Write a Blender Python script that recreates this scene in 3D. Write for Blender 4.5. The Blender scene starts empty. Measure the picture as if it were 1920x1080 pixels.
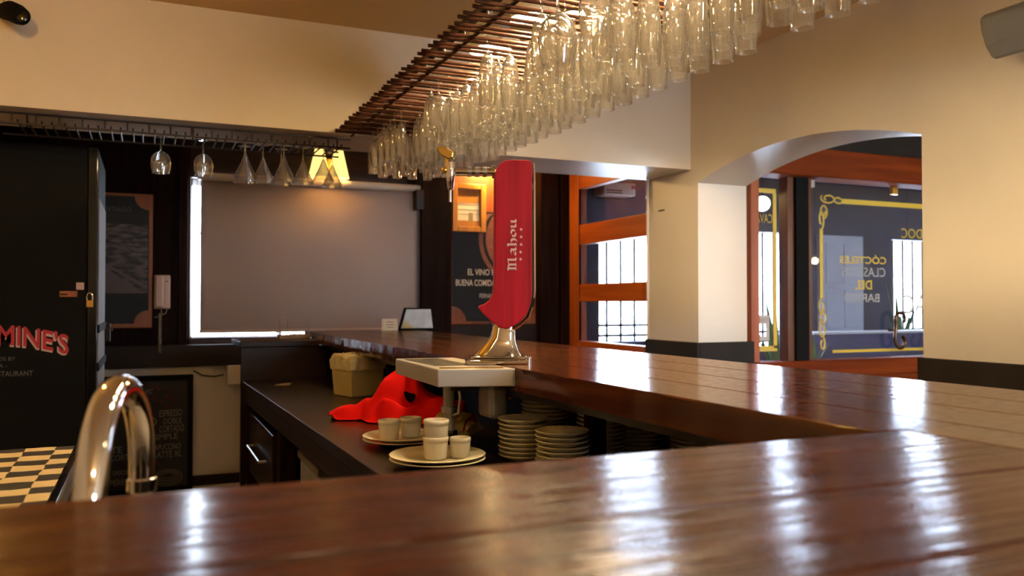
import bpy, math, random
from mathutils import Vector, Matrix, noise as mnoise
R = random.Random(7)
sc = bpy.context.scene
col = sc.collection

# ------------------------------------------------------------------ camera
F_PX = 1557.0
cam_d = bpy.data.cameras.new('camera')
cam = bpy.data.objects.new('camera', cam_d); col.objects.link(cam)
cam_d.sensor_width = 36.0
cam_d.lens = F_PX / 1920.0 * 36.0
cam_d.clip_start = 0.02
YAW = math.atan(685.0 / F_PX); PITCH = math.atan(28.0 / F_PX)
cam.location = (0, 0, 1.27)
cam.rotation_euler = (math.pi / 2 + PITCH, 0, -YAW)
cam_d.dof.use_dof = True
cam_d.dof.focus_distance = 2.4
cam_d.dof.aperture_fstop = 4.0
sc.camera = cam

# ------------------------------------------------------------------ world, exposure
w = bpy.data.worlds.new('world'); sc.world = w
w.use_nodes = True
bg = w.node_tree.nodes['Background']
bg.inputs[0].default_value = (0.80, 0.90, 1.0, 1)
bg.inputs[1].default_value = 37.0
vs = sc.view_settings
vs.view_transform = 'Standard'; vs.look = 'None'; vs.gamma = 1.0
vs.use_curve_mapping = False
vs.exposure = 0.0
sc.cycles.max_bounces = 24
sc.cycles.diffuse_bounces = 4
sc.cycles.glossy_bounces = 6
sc.cycles.transmission_bounces = 24
sc.cycles.transparent_max_bounces = 64
sc.cycles.sample_clamp_indirect = 6.0
sc.cycles.caustics_reflective = False
sc.cycles.caustics_refractive = False
WARM = (1.0, 0.66, 0.30)

# ------------------------------------------------------------------ materials
MATS = {}
def nmat(name):
    m = bpy.data.materials.new(name); m.use_nodes = True
    MATS[name] = m
    nt = m.node_tree
    return m, nt, nt.nodes, nt.links, nt.nodes['Principled BSDF']
def plain(name, c, rough=0.5, metal=0.0, spec=0.5, var=0.0, vscale=6.0, bump=0.0, bscale=40.0, coat=0.0):
    m, nt, N, L, b = nmat(name)
    b.inputs['Base Color'].default_value = (*c, 1)
    b.inputs['Roughness'].default_value = rough
    b.inputs['Metallic'].default_value = metal
    b.inputs['Specular IOR Level'].default_value = spec
    b.inputs['Coat Weight'].default_value = coat
    tc = N.new('ShaderNodeTexCoord')
    if var > 0:
        n = N.new('ShaderNodeTexNoise'); n.inputs['Scale'].default_value = vscale; n.inputs['Detail'].default_value = 4
        L.new(tc.outputs['Object'], n.inputs['Vector'])
        r = N.new('ShaderNodeValToRGB')
        r.color_ramp.elements[0].position = 0.3; r.color_ramp.elements[1].position = 0.7
        r.color_ramp.elements[0].color = (*[x * (1 - var) for x in c], 1)
        r.color_ramp.elements[1].color = (*[min(1, x * (1 + var)) for x in c], 1)
        L.new(n.outputs['Fac'], r.inputs['Fac']); L.new(r.outputs['Color'], b.inputs['Base Color'])
    if bump > 0:
        n = N.new('ShaderNodeTexNoise'); n.inputs['Scale'].default_value = bscale; n.inputs['Detail'].default_value = 3
        L.new(tc.outputs['Object'], n.inputs['Vector'])
        bp = N.new('ShaderNodeBump'); bp.inputs['Strength'].default_value = bump; bp.inputs['Distance'].default_value = 0.01
        L.new(n.outputs['Fac'], bp.inputs['Height']); L.new(bp.outputs['Normal'], b.inputs['Normal'])
    return m
def wood(name, c1, c2, axis='X', rough=0.3, scale=6.0, bump=0.1, spec=0.5, coat=0.0, stretch=0.06, wave=0.0, dark=None, rvar=0.0):
    m, nt, N, L, b = nmat(name)
    tc = N.new('ShaderNodeTexCoord'); oi = N.new('ShaderNodeObjectInfo')
    mul = N.new('ShaderNodeVectorMath'); mul.operation = 'MULTIPLY'
    s = {'X': (stretch, 1, 1), 'Y': (1, stretch, 1), 'Z': (1, 1, stretch)}[axis]
    mul.inputs[1].default_value = s
    L.new(tc.outputs['Object'], mul.inputs[0])
    off = N.new('ShaderNodeMath'); off.operation = 'MULTIPLY'; off.inputs[1].default_value = 37.0
    L.new(oi.outputs['Random'], off.inputs[0])
    add = N.new('ShaderNodeVectorMath'); add.operation = 'ADD'
    L.new(mul.outputs[0], add.inputs[0]); L.new(off.outputs[0], add.inputs[1])
    n = N.new('ShaderNodeTexNoise'); n.inputs['Scale'].default_value = scale * 4; n.inputs['Detail'].default_value = 6
    n.inputs['Distortion'].default_value = 0.6
    L.new(add.outputs[0], n.inputs['Vector'])
    r = N.new('ShaderNodeValToRGB')
    r.color_ramp.elements[0].position = 0.32; r.color_ramp.elements[1].position = 0.68
    r.color_ramp.elements[0].color = (*c1, 1); r.color_ramp.elements[1].color = (*c2, 1)
    if dark:
        e = r.color_ramp.elements.new(0.26); e.color = (*dark, 1)
    L.new(n.outputs['Fac'], r.inputs['Fac']); L.new(r.outputs['Color'], b.inputs['Base Color'])
    b.inputs['Roughness'].default_value = rough
    b.inputs['Specular IOR Level'].default_value = spec
    b.inputs['Coat Weight'].default_value = coat
    b.inputs['Coat Roughness'].default_value = 0.12
    h = n.outputs['Fac']
    if wave > 0:
        n2 = N.new('ShaderNodeTexNoise'); n2.inputs['Scale'].default_value = 16.0 if axis == 'X' else 34.0; n2.inputs['Detail'].default_value = 3
        mul2 = N.new('ShaderNodeVectorMath'); mul2.operation = 'MULTIPLY'
        mul2.inputs[1].default_value = {'X': (0.4, 8.0, 1), 'Y': (1.6, 1.6, 1), 'Z': (1, 1, .4)}[axis]
        L.new(tc.outputs['Object'], mul2.inputs[0])
        add2 = N.new('ShaderNodeVectorMath'); add2.operation = 'ADD'
        L.new(mul2.outputs[0], add2.inputs[0]); L.new(off.outputs[0], add2.inputs[1])
        L.new(add2.outputs[0], n2.inputs['Vector'])
        mx = N.new('ShaderNodeMath'); mx.operation = 'MULTIPLY_ADD'; mx.inputs[1].default_value = wave
        L.new(n2.outputs['Fac'], mx.inputs[0]); L.new(n.outputs['Fac'], mx.inputs[2])
        h = mx.outputs[0]
        if rvar > 0:
            rr = N.new('ShaderNodeMapRange')
            rr.inputs['From Min'].default_value = 0.3; rr.inputs['From Max'].default_value = 0.7
            rr.inputs['To Min'].default_value = max(0.03, rough - rvar); rr.inputs['To Max'].default_value = rough + rvar
            L.new(n2.outputs['Fac'], rr.inputs['Value']); L.new(rr.outputs[0], b.inputs['Roughness'])
    bp = N.new('ShaderNodeBump'); bp.inputs['Strength'].default_value = bump; bp.inputs['Distance'].default_value = 0.01
    L.new(h, bp.inputs['Height']); L.new(bp.outputs['Normal'], b.inputs['Normal'])
    return m
def emit(name, c, s):
    m, nt, N, L, b = nmat(name)
    b.inputs['Base Color'].default_value = (*c, 1)
    b.inputs['Emission Color'].default_value = (*c, 1); b.inputs['Emission Strength'].default_value = s
    return m
def thin_glass(name, tint=(1, 1, 1), haze=0.04, rough=0.02, ior=1.5, hazec=(0.9, 0.9, 0.9), boost=1.0):
    m, nt, N, L, b = nmat(name)
    N.remove(b)
    out = N['Material Output']
    tr = N.new('ShaderNodeBsdfTransparent'); tr.inputs[0].default_value = (*tint, 1)
    gl = N.new('ShaderNodeBsdfGlossy'); gl.inputs['Roughness'].default_value = rough
    fr = N.new('ShaderNodeFresnel'); fr.inputs['IOR'].default_value = ior
    ge = N.new('ShaderNodeNewGeometry'); io = N.new('ShaderNodeMapRange')
    io.inputs['To Min'].default_value = ior; io.inputs['To Max'].default_value = 1.0 / ior
    L.new(ge.outputs['Backfacing'], io.inputs['Value']); L.new(io.outputs[0], fr.inputs['IOR'])
    mb = N.new('ShaderNodeMath'); mb.operation = 'MULTIPLY'; mb.inputs[1].default_value = boost; mb.use_clamp = True
    L.new(fr.outputs[0], mb.inputs[0])
    m1 = N.new('ShaderNodeMixShader')
    L.new(mb.outputs[0], m1.inputs[0]); L.new(tr.outputs[0], m1.inputs[1]); L.new(gl.outputs[0], m1.inputs[2])
    last = m1
    if haze > 0:
        df = N.new('ShaderNodeBsdfDiffuse'); df.inputs[0].default_value = (*hazec, 1)
        tl = N.new('ShaderNodeBsdfTranslucent'); tl.inputs[0].default_value = (*hazec, 1)
        m3 = N.new('ShaderNodeMixShader'); L.new(df.outputs[0], m3.inputs[1]); L.new(tl.outputs[0], m3.inputs[2])
        m2 = N.new('ShaderNodeMixShader'); m2.inputs[0].default_value = haze
        L.new(m1.outputs[0], m2.inputs[1]); L.new(m3.outputs[0], m2.inputs[2]); last = m2
    L.new(last.outputs[0], out.inputs['Surface'])
    return m

plain('plaster', (0.66, 0.56, 0.42), 0.85, spec=0.2, var=0.06, vscale=1.6, bump=0.06, bscale=18)
plain('plaster_white', (0.72, 0.64, 0.53), 0.36, spec=0.5, var=0.05, vscale=1.5, bump=0.03, bscale=18)
plain('ceiling_paint', (0.68, 0.48, 0.25), 0.9, spec=0.2, var=0.05, vscale=1.3)
plain('floor_tile', (0.34, 0.27, 0.22), 0.5, var=0.25, vscale=5)
plain('dado', (0.016, 0.010, 0.007), 0.6, var=0.2, spec=0.2)
wood('bar_x', (0.040, 0.008, 0.003), (0.110, 0.024, 0.006), 'X', 0.20, 6, 0.22, 0.20, 0.0, 0.035, wave=1.6, dark=(0.016, 0.005, 0.003), rvar=0.07)
wood('bar_y', (0.050, 0.012, 0.005), (0.120, 0.032, 0.010), 'Y', 0.16, 6, 0.025, 0.32, 0.0, 0.05, wave=0.8, dark=(0.016, 0.005, 0.003), rvar=0.05)
wood('bar_edge', (0.030, 0.008, 0.004), (0.075, 0.022, 0.008), 'Y', 0.30, 5, 0.25, wave=0.8)
wood('dark_x', (0.008, 0.003, 0.002), (0.020, 0.0065, 0.0035), 'X', 0.4, 5, 0.15, 0.25)
wood('dark_y', (0.009, 0.003, 0.002), (0.022, 0.007, 0.0035), 'Y', 0.28, 5, 0.12, 0.35)
wood('dark_z', (0.007, 0.003, 0.002), (0.018, 0.007, 0.005), 'Z', 0.6, 5, 0.15, 0.06)
wood('orange_z', (0.32, 0.060, 0.008), (0.50, 0.115, 0.016), 'Z', 0.35, 4, 0.1)
wood('orange_y', (0.32, 0.060, 0.008), (0.50, 0.115, 0.016), 'Y', 0.35, 4, 0.1)
wood('orange_x', (0.13, 0.020, 0.003), (0.24, 0.042, 0.005), 'X', 0.6, 4, 0.15, 0.08)
wood('brown_z', (0.07, 0.018, 0.005), (0.14, 0.04, 0.01), 'Z', 0.3, 4, 0.1)
wood('frame_wood', (0.42, 0.16, 0.025), (0.62, 0.28, 0.05), 'Z', 0.35, 4, 0.08)
wood('poster_wood', (0.25, 0.06, 0.012), (0.36, 0.10, 0.02), 'Z', 0.4, 4, 0.1)
wood('red_wood', (0.30, 0.0015, 0.009), (0.50, 0.005, 0.018), 'Z', 0.5, 7, 0.2, 0.25, 0.0, 0.04, dark=(0.12, 0.001, 0.003))
plain('chrome', (0.86, 0.85, 0.83), 0.07, 1.0)
plain('tray_steel', (0.58, 0.53, 0.47), 0.38, 0.35, var=0.06)
plain('steel', (0.52, 0.51, 0.50), 0.32, 1.0, var=0.06)
plain('steel_dull', (0.45, 0.44, 0.42), 0.5, 0.6, var=0.15, vscale=20)
plain('brass', (0.75, 0.48, 0.12), 0.22, 1.0)
plain('iron', (0.022, 0.013, 0.009), 0.5, 0.1, spec=0.3)
plain('rust_rod', (0.075, 0.026, 0.012), 0.38, 0.6, var=0.3, vscale=30)
plain('wrought', (0.10, 0.055, 0.03), 0.25, 0.9)
plain('black_paint', (0.005, 0.005, 0.005), 0.7, var=0.15, spec=0.1)
plain('black_gloss', (0.006, 0.006, 0.007), 0.12)
plain('black_matte', (0.004, 0.004, 0.004), 0.8, spec=0.1)
plain('grey_strip', (0.17, 0.145, 0.13), 0.7, spec=0.2)
plain('paint_red', (0.42, 0.012, 0.022), 0.5)
plain('paint_cream', (0.50, 0.36, 0.30), 0.5)
plain('paint_grey', (0.09, 0.085, 0.08), 0.6)
plain('chalk', (0.22, 0.20, 0.19), 0.9)
plain('chalk_red', (0.16, 0.012, 0.02), 0.9)
plain('slate', (0.006, 0.006, 0.006), 0.6, var=0.2)
plain('phone_plastic', (0.62, 0.46, 0.38), 0.35)
plain('cord', (0.30, 0.25, 0.20), 0.5)
plain('ceramic', (0.86, 0.80, 0.64), 0.22, coat=0.3)
plain('plate_ceramic', (0.80, 0.73, 0.50), 0.2, coat=0.3)
plain('red_cloth', (0.80, 0.006, 0.006), 0.85, spec=0.15, bump=0.15, bscale=300)
plain('tub_plastic', (0.58, 0.46, 0.20), 0.4, var=0.1)
plain('tub_bag', (0.72, 0.62, 0.36), 0.35, var=0.12, vscale=30)
plain('snack_bag', (0.55, 0.40, 0.12), 0.3, var=0.3, vscale=16)
plain('paper', (0.82, 0.74, 0.58), 0.8)
plain('print_ink', (0.35, 0.26, 0.16), 0.8)
plain('poster_dark', (0.010, 0.011, 0.015), 0.5, spec=0.3)
plain('poster_text', (0.75, 0.70, 0.64), 0.7)
plain('photo_light', (0.13, 0.10, 0.095), 0.6)
plain('speaker_grey', (0.21, 0.21, 0.205), 0.55, bump=0.1, bscale=300)
plain('gold_paint', (0.72, 0.50, 0.05), 0.45)
plain('white_paint', (0.55, 0.52, 0.46), 0.5)
plain('silver_letter', (0.70, 0.48, 0.42), 0.35, 0.2)
plain('leaf', (0.06, 0.17, 0.03), 0.4, var=0.35, vscale=8)
plain('terracotta', (0.06, 0.06, 0.10), 0.5)
plain('blue_wall', (0.06, 0.065, 0.10), 0.7, var=0.12)
plain('blue_dark', (0.06, 0.07, 0.18), 0.6, var=0.12)
plain('door_grey', (0.62, 0.66, 0.74), 0.5, var=0.05)
plain('ac_white', (0.55, 0.52, 0.50), 0.4)
plain('window_white', (0.75, 0.78, 0.82), 0.5)
plain('cable_black', (0.01, 0.01, 0.01), 0.5)
plain('red_label', (0.4, 0.02, 0.03), 0.4)
thin_glass('bowl_glass', (0.985, 0.98, 0.965), 0.055, 0.03, 1.5, (0.95, 0.90, 0.80), 1.5)
thin_glass('pane_glass', (0.93, 0.95, 0.98), 0.0, 0.01, 1.5)
thin_glass('hazed_glass', (0.93, 0.95, 0.98), 0.006, 0.02, 1.5, (0.5, 0.55, 0.75))  # clear pane with a faint even bluish haze mixed in
m, nt, N, L, b = nmat('solid_glass')
b.inputs['Base Color'].default_value = (0.98, 0.97, 0.95, 1); b.inputs['Roughness'].default_value = 0.02
b.inputs['Transmission Weight'].default_value = 1.0; b.inputs['IOR'].default_value = 1.48
df = N.new('ShaderNodeBsdfDiffuse'); df.inputs[0].default_value = (1, .97, .92, 1)
tl = N.new('ShaderNodeBsdfTranslucent'); tl.inputs[0].default_value = (1, .97, .92, 1)
m3 = N.new('ShaderNodeMixShader'); L.new(df.outputs[0], m3.inputs[1]); L.new(tl.outputs[0], m3.inputs[2])
tp = N.new('ShaderNodeBsdfTransparent'); tp.inputs[0].default_value = (.99, .985, .97, 1)
m5 = N.new('ShaderNodeMixShader'); m5.inputs[0].default_value = 0.80
gls = N.new('ShaderNodeBsdfGlossy'); gls.inputs['Roughness'].default_value = 0.07
ge = N.new('ShaderNodeNewGeometry'); io = N.new('ShaderNodeMapRange'); io.inputs['To Min'].default_value = 1.5; io.inputs['To Max'].default_value = 1 / 1.5
fr = N.new('ShaderNodeFresnel'); L.new(ge.outputs['Backfacing'], io.inputs['Value']); L.new(io.outputs[0], fr.inputs['IOR'])
mbo = N.new('ShaderNodeMath'); mbo.operation = 'MULTIPLY'; mbo.inputs[1].default_value = 3.0; mbo.use_clamp = True; L.new(fr.outputs[0], mbo.inputs[0])
m6 = N.new('ShaderNodeMixShader'); L.new(mbo.outputs[0], m6.inputs[0]); L.new(tp.outputs[0], m6.inputs[1]); L.new(gls.outputs[0], m6.inputs[2])
L.new(b.outputs[0], m5.inputs[1]); L.new(m6.outputs[0], m5.inputs[2])
m4 = N.new('ShaderNodeMixShader'); m4.inputs[0].default_value = 0.026  # whitish film mixed in, imitating light that glows inside the glasses
L.new(m5.outputs[0], m4.inputs[1]); L.new(m3.outputs[0], m4.inputs[2]); L.new(m4.outputs[0], N['Material Output'].inputs['Surface'])
emit('bulb', (1.0, 0.74, 0.44), 480.0)
emit('bulb_amber', (1.0, 0.57, 0.12), 300.0)
emit('rack_bulb', (1.0, 0.74, 0.40), 560.0)
emit('picture_bulb', (1.0, 0.62, 0.22), 850.0)
emit('bulb_fill', (1.0, 0.70, 0.34), 45.0)
emit('bulb_soft', (1.0, 0.78, 0.48), 60.0)
emit('lamp_shade', (1.0, 0.70, 0.20), 1.6)
emit('globe', (1.0, 0.93, 0.80), 3.0)
# blind: fabric that lets some daylight through
m, nt, N, L, b = nmat('blind')
b.inputs['Base Color'].default_value = (0.52, 0.40, 0.33, 1); b.inputs['Roughness'].default_value = 0.9
tl = N.new('ShaderNodeBsdfTranslucent'); tl.inputs[0].default_value = (0.36, 0.25, 0.17, 1)
mx = N.new('ShaderNodeMixShader'); mx.inputs[0].default_value = 0.05
L.new(b.outputs[0], mx.inputs[1]); L.new(tl.outputs[0], mx.inputs[2]); L.new(mx.outputs[0], N['Material Output'].inputs['Surface'])
tc = N.new('ShaderNodeTexCoord'); wv = N.new('ShaderNodeTexNoise'); wv.inputs['Scale'].default_value = 350
L.new(tc.outputs['Object'], wv.inputs['Vector'])
bp = N.new('ShaderNodeBump'); bp.inputs['Strength'].default_value = 0.08; bp.inputs['Distance'].default_value = 0.005
L.new(wv.outputs['Fac'], bp.inputs['Height']); L.new(bp.outputs['Normal'], b.inputs['Normal'])
# checkered cloth print
m, nt, N, L, b = nmat('checker')
tc = N.new('ShaderNodeTexCoord'); nz = N.new('ShaderNodeTexNoise'); nz.inputs['Scale'].default_value = 9
L.new(tc.outputs['Object'], nz.inputs['Vector'])
md = N.new('ShaderNodeVectorMath'); md.operation = 'MULTIPLY_ADD'; md.inputs[1].default_value = (0.02, 0.02, 0)
L.new(nz.outputs['Color'], md.inputs[0]); L.new(tc.outputs['Object'], md.inputs[2])
ck = N.new('ShaderNodeTexChecker'); ck.inputs['Scale'].default_value = 15
ck.inputs['Color1'].default_value = (0.62, 0.47, 0.24, 1); ck.inputs['Color2'].default_value = (0.010, 0.009, 0.008, 1)
L.new(md.outputs[0], ck.inputs['Vector']); L.new(ck.outputs['Color'], b.inputs['Base Color']); b.inputs['Roughness'].default_value = 0.6
# black-and-white city photograph, a flat print
m, nt, N, L, b = nmat('city_print')
tc = N.new('ShaderNodeTexCoord')
mp = N.new('ShaderNodeMapping'); mp.inputs['Scale'].default_value = (9, 1, 26); mp.inputs['Rotation'].default_value = (0, 0.25, 0)
L.new(tc.outputs['Object'], mp.inputs['Vector'])
vo = N.new('ShaderNodeTexNoise'); vo.inputs['Scale'].default_value = 1.4; vo.inputs['Detail'].default_value = 5
L.new(mp.outputs[0], vo.inputs['Vector'])
rp = N.new('ShaderNodeValToRGB'); rp.color_ramp.elements[0].color = (0.012, 0.009, 0.009, 1); rp.color_ramp.elements[1].color = (0.15, 0.11, 0.10, 1)
rp.color_ramp.elements[0].position = 0.42; rp.color_ramp.elements[1].position = 0.62
L.new(vo.outputs['Fac'], rp.inputs['Fac']); L.new(rp.outputs['Color'], b.inputs['Base Color'])
# barrel print
m, nt, N, L, b = nmat('barrel_print')
tc = N.new('ShaderNodeTexCoord'); mp = N.new('ShaderNodeMapping'); mp.inputs['Scale'].default_value = (6, 1, 40); mp.inputs['Rotation'].default_value = (0, 0.9, 0)
L.new(tc.outputs['Object'], mp.inputs['Vector'])
nz = N.new('ShaderNodeTexNoise'); nz.inputs['Scale'].default_value = 1; nz.inputs['Detail'].default_value = 4; L.new(mp.outputs[0], nz.inputs['Vector'])
rp = N.new('ShaderNodeValToRGB'); rp.color_ramp.elements[0].color = (0.12, 0.03, 0.02, 1); rp.color_ramp.elements[1].color = (0.33, 0.13, 0.08, 1)
L.new(nz.outputs['Fac'], rp.inputs['Fac']); L.new(rp.outputs['Color'], b.inputs['Base Color'])

# ------------------------------------------------------------------ mesh helpers
class MB:
    def __init__(s): s.v = []; s.f = []
    def add(s, v, f):
        o = len(s.v); s.v += [tuple(x) for x in v]; s.f += [tuple(i + o for i in q) for q in f]; return s
    def box(s, x0, x1, y0, y1, z0, z1):
        v = [(x0,y0,z0),(x1,y0,z0),(x1,y1,z0),(x0,y1,z0),(x0,y0,z1),(x1,y0,z1),(x1,y1,z1),(x0,y1,z1)]
        return s.add(v, [(0,3,2,1),(4,5,6,7),(0,1,5,4),(1,2,6,5),(2,3,7,6),(3,0,4,7)])
    def prism(s, poly, a, b, axis='y'):
        # poly: list of (u,v); extruded along axis from a to b.  y: (u,w,v)  x: (w,u,v)  z: (u,v,w)
        fn = {'y': lambda u, v, w_: (u, w_, v), 'x': lambda u, v, w_: (w_, u, v), 'z': lambda u, v, w_: (u, v, w_)}[axis]
        n = len(poly)
        v = [fn(u, q, a) for u, q in poly] + [fn(u, q, b) for u, q in poly]
        f = [tuple(range(n)), tuple(range(2 * n - 1, n - 1, -1))]
        f += [(i, i + n, (i + 1) % n + n, (i + 1) % n) for i in range(n)]
        return s.add(v, f)
    def lathe(s, prof, seg=24, cx=0, cy=0, cap0=True, cap1=True, rib=None):
        v = []; f = []
        for j, (r, z) in enumerate(prof):
            for i in range(seg):
                a = 2 * math.pi * i / seg
                rr = r * (1 + (rib(i, j) if rib else 0))
                v.append((cx + rr * math.cos(a), cy + rr * math.sin(a), z))
        for j in range(len(prof) - 1):
            for i in range(seg):
                k = (i + 1) % seg
                f.append((j*seg+i, j*seg+k, (j+1)*seg+k, (j+1)*seg+i))
        if cap0: f.append(tuple(range(seg - 1, -1, -1)))
        if cap1: f.append(tuple((len(prof) - 1) * seg + i for i in range(seg)))
        return s.add(v, f)
    def tube(s, path, r, seg=10, caps=True):
        P = [Vector(p) for p in path]; n = len(P)
        rr = r if isinstance(r, (list, tuple)) else [r] * n
        t0 = (P[1] - P[0]).normalized()
        up = Vector((0, 0, 1)) if abs(t0.z) < 0.9 else Vector((1, 0, 0))
        nrm = (up - t0 * up.dot(t0)).normalized()
        v = []; f = []
        for i in range(n):
            t = (P[min(i + 1, n - 1)] - P[max(i - 1, 0)]).normalized()
            nrm = (nrm - t * nrm.dot(t)).normalized(); bn = t.cross(nrm)
            for k in range(seg):
                a = 2 * math.pi * k / seg
                v.append(P[i] + (nrm * math.cos(a) + bn * math.sin(a)) * rr[i])
        for i in range(n - 1):
            for k in range(seg):
                q = (k + 1) % seg
                f.append((i*seg+k, i*seg+q, (i+1)*seg+q, (i+1)*seg+k))
        if caps: f += [tuple(range(seg - 1, -1, -1)), tuple((n - 1) * seg + k for k in range(seg))]
        return s.add(v, f)
    def sphere(s, c, r, seg=16, rings=10, sq=(1, 1, 1)):
        prof = [(max(1e-4, r * math.sin(math.pi * j / rings)), -r * math.cos(math.pi * j / rings)) for j in range(rings + 1)]
        m_ = MB().lathe(prof, seg)
        return s.add([(c[0] + x * sq[0], c[1] + y * sq[1], c[2] + z * sq[2]) for x, y, z in m_.v], m_.f)
    def xf(s, fn): s.v = [tuple(fn(*p)) for p in s.v]; return s
    def build(s, name, mat, parent=None, smooth=False, bevel=0.0, world=False, seg=2, angle=0.6):
        v = s.v
        if parent is not None and world:
            o = parent.location; v = [(p[0]-o[0], p[1]-o[1], p[2]-o[2]) for p in v]
        me = bpy.data.meshes.new(name); me.from_pydata(v, [], s.f); me.update()
        me.materials.append(MATS[mat])
        ob = bpy.data.objects.new(name, me); col.objects.link(ob)
        if parent is not None: ob.parent = parent
        fix_normals(me)
        if smooth:
            for p in me.polygons: p.use_smooth = True
            try: me.set_sharp_from_angle(angle=angle)
            except Exception: pass
        if bevel > 0:
            bv = ob.modifiers.new('bevel', 'BEVEL'); bv.width = bevel; bv.segments = seg; bv.limit_method = 'ANGLE'; bv.angle_limit = 0.6
        return ob
import bmesh
def fix_normals(me):
    bm = bmesh.new(); bm.from_mesh(me)
    bmesh.ops.recalc_face_normals(bm, faces=bm.faces); bm.to_mesh(me); bm.free()
def tag(o, label, cat, group=None):
    o['label'] = label; o['category'] = cat
    if group: o['group'] = group
    return o
def thing(name, label, cat, loc=(0, 0, 0), rz=0, group=None):
    o = bpy.data.objects.new(name, None); col.objects.link(o)
    o.location = loc; o.rotation_euler = (0, 0, rz); o.empty_display_size = 0.05
    return tag(o, label, cat, group)
def struct(o): o['kind'] = 'structure'; return o
def sempty(name, loc=(0, 0, 0)):
    o = bpy.data.objects.new(name, None); col.objects.link(o); o.location = loc; return struct(o)
def part(name, mat, parent, *bx, bevel=0.0, world=True):
    m_ = MB()
    for q in bx: m_.box(*q)
    return m_.build(name, mat, parent, bevel=bevel, world=world)
def dup(root, loc, rz=None, label=None, group=None, parent=None):
    r = root.copy(); col.objects.link(r); r.location = loc
    if rz is not None: r.rotation_euler = (0, 0, rz)
    if label: r['label'] = label
    if group: r['group'] = group
    for ch in list(root.children):
        c = ch.copy(); col.objects.link(c); c.parent = r
        for g in ch.children:
            d = g.copy(); col.objects.link(d); d.parent = c
    return r
def text_mesh(s, bold=0.0, shear=0.0, space=1.0):
    cu = bpy.data.curves.new('t', 'FONT'); cu.body = s; cu.offset = bold; cu.shear = shear; cu.space_character = space; cu.resolution_u = 3
    ob = bpy.data.objects.new('t', cu); col.objects.link(ob)
    dg = bpy.context.evaluated_depsgraph_get(); dg.update()
    me = ob.evaluated_get(dg).to_mesh()
    v = [tuple(p.co) for p in me.vertices]; f = [tuple(p.vertices) for p in me.polygons]
    ob.evaluated_get(dg).to_mesh_clear()
    bpy.data.objects.remove(ob); bpy.data.curves.remove(cu)
    return v, f
def text(s, x0, x1, z0, z1, y, mat, parent, name='lettering', mirror=False, bold=0.0, tilt=0.0, fitw=True, thick=0.0015, world=True, shear=0.0, arc=None):
    """text on a wall facing -Y, fitted into the box x0..x1, z0..z1 at depth y"""
    v, f = text_mesh(s, bold, shear)
    ax = [p[0] for p in v]; az = [p[1] for p in v]
    w_, h_ = max(ax) - min(ax), max(az) - min(az)
    sx = (x1 - x0) / w_; sz = (z1 - z0) / h_
    if not fitw: sx = sz
    P = []
    for p in v:
        u = (p[0] - min(ax)) * sx; q = (p[1] - min(az)) * sz
        if mirror: u = (x1 - x0) - u
        if arc: q += arc(u / (x1 - x0))
        P.append((x0 + u, y, z0 + q - tilt * u))
    n = len(P)
    m_ = MB(); m_.add(P, f)
    return m_.build(name, mat, parent, world=world)

# ------------------------------------------------------------------ the setting
struct(part('floor', 'floor_tile', None, (-1.4, 8.6, -2.7, 6.6, -0.1, 0.0)))
struct(part('ceiling', 'ceiling_paint', None, (-1.4, 8.6, -2.7, 4.5, 2.66, 2.76)))
struct(part('ceiling_rear', 'ceiling_paint', None, (-1.4, 3.3, 4.5, 6.6, 2.50, 2.60)))
struct(part('ceiling_entrance', 'blue_wall', None, (3.3, 8.6, 4.5, 6.6, 2.50, 2.60)))
struct(part('wall_left', 'plaster', None, (-1.4, -1.3, -2.7, 6.6, 0, 2.7)))
wf = sempty('wall_front', (3, -2.6, 0))
FW = [(1.9, 2.9, 1.05, 2.3), (3.9, 4.75, 1.0, 2.2), (5.4, 7.4, 0.85, 2.25)]
xs = -1.4
for i, (a, b_, z0, z1) in enumerate(FW):
    part('wall_panel', 'plaster', wf, (xs, a, -2.7, -2.6, 0, 2.7)); part('wall_panel', 'plaster', wf, (a, b_, -2.7, -2.6, z1, 2.7)); xs = b_
    if z0 > 0: part('wall_panel', 'plaster', wf, (a, b_, -2.7, -2.6, 0, z0))
    wn = sempty('window_%d' % (i + 7), ((a + b_) / 2, -2.65, z0))
    part('frame', 'orange_z', wn, (a, a + .06, -2.68, -2.62, z0, z1)); part('frame', 'orange_z', wn, (b_ - .06, b_, -2.68, -2.62, z0, z1))
    part('frame', 'orange_x', wn, (a + .06, b_ - .06, -2.68, -2.62, z1 - .06, z1)); part('frame', 'orange_x', wn, (a + .06, b_ - .06, -2.68, -2.62, z0, z0 + .06))
    part('mullion', 'orange_z', wn, ((a + b_) / 2 - .03, (a + b_) / 2 + .03, -2.68, -2.62, z0 + .06, z1 - .06))
    part('pane', 'pane_glass', wn, (a + .06, b_ - .06, -2.653, -2.647, z0 + .06, z1 - .06))
part('wall_panel', 'plaster', wf, (xs, 8.6, -2.7, -2.6, 0, 2.7))
struct(part('wall_far_right', 'plaster', None, (8.5, 8.6, -2.7, 6.6, 0, 2.7)))
# plaster header across the room
hd = sempty('wall_header', (0, 4.14, 2.1))
part('header_panel', 'plaster', hd, (-1.3, 1.35, 4.14, 4.61, 2.12, 2.66))
part('header_panel', 'plaster_white', hd, (1.35, 3.0, 4.14, 4.61, 2.074, 2.66))
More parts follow.
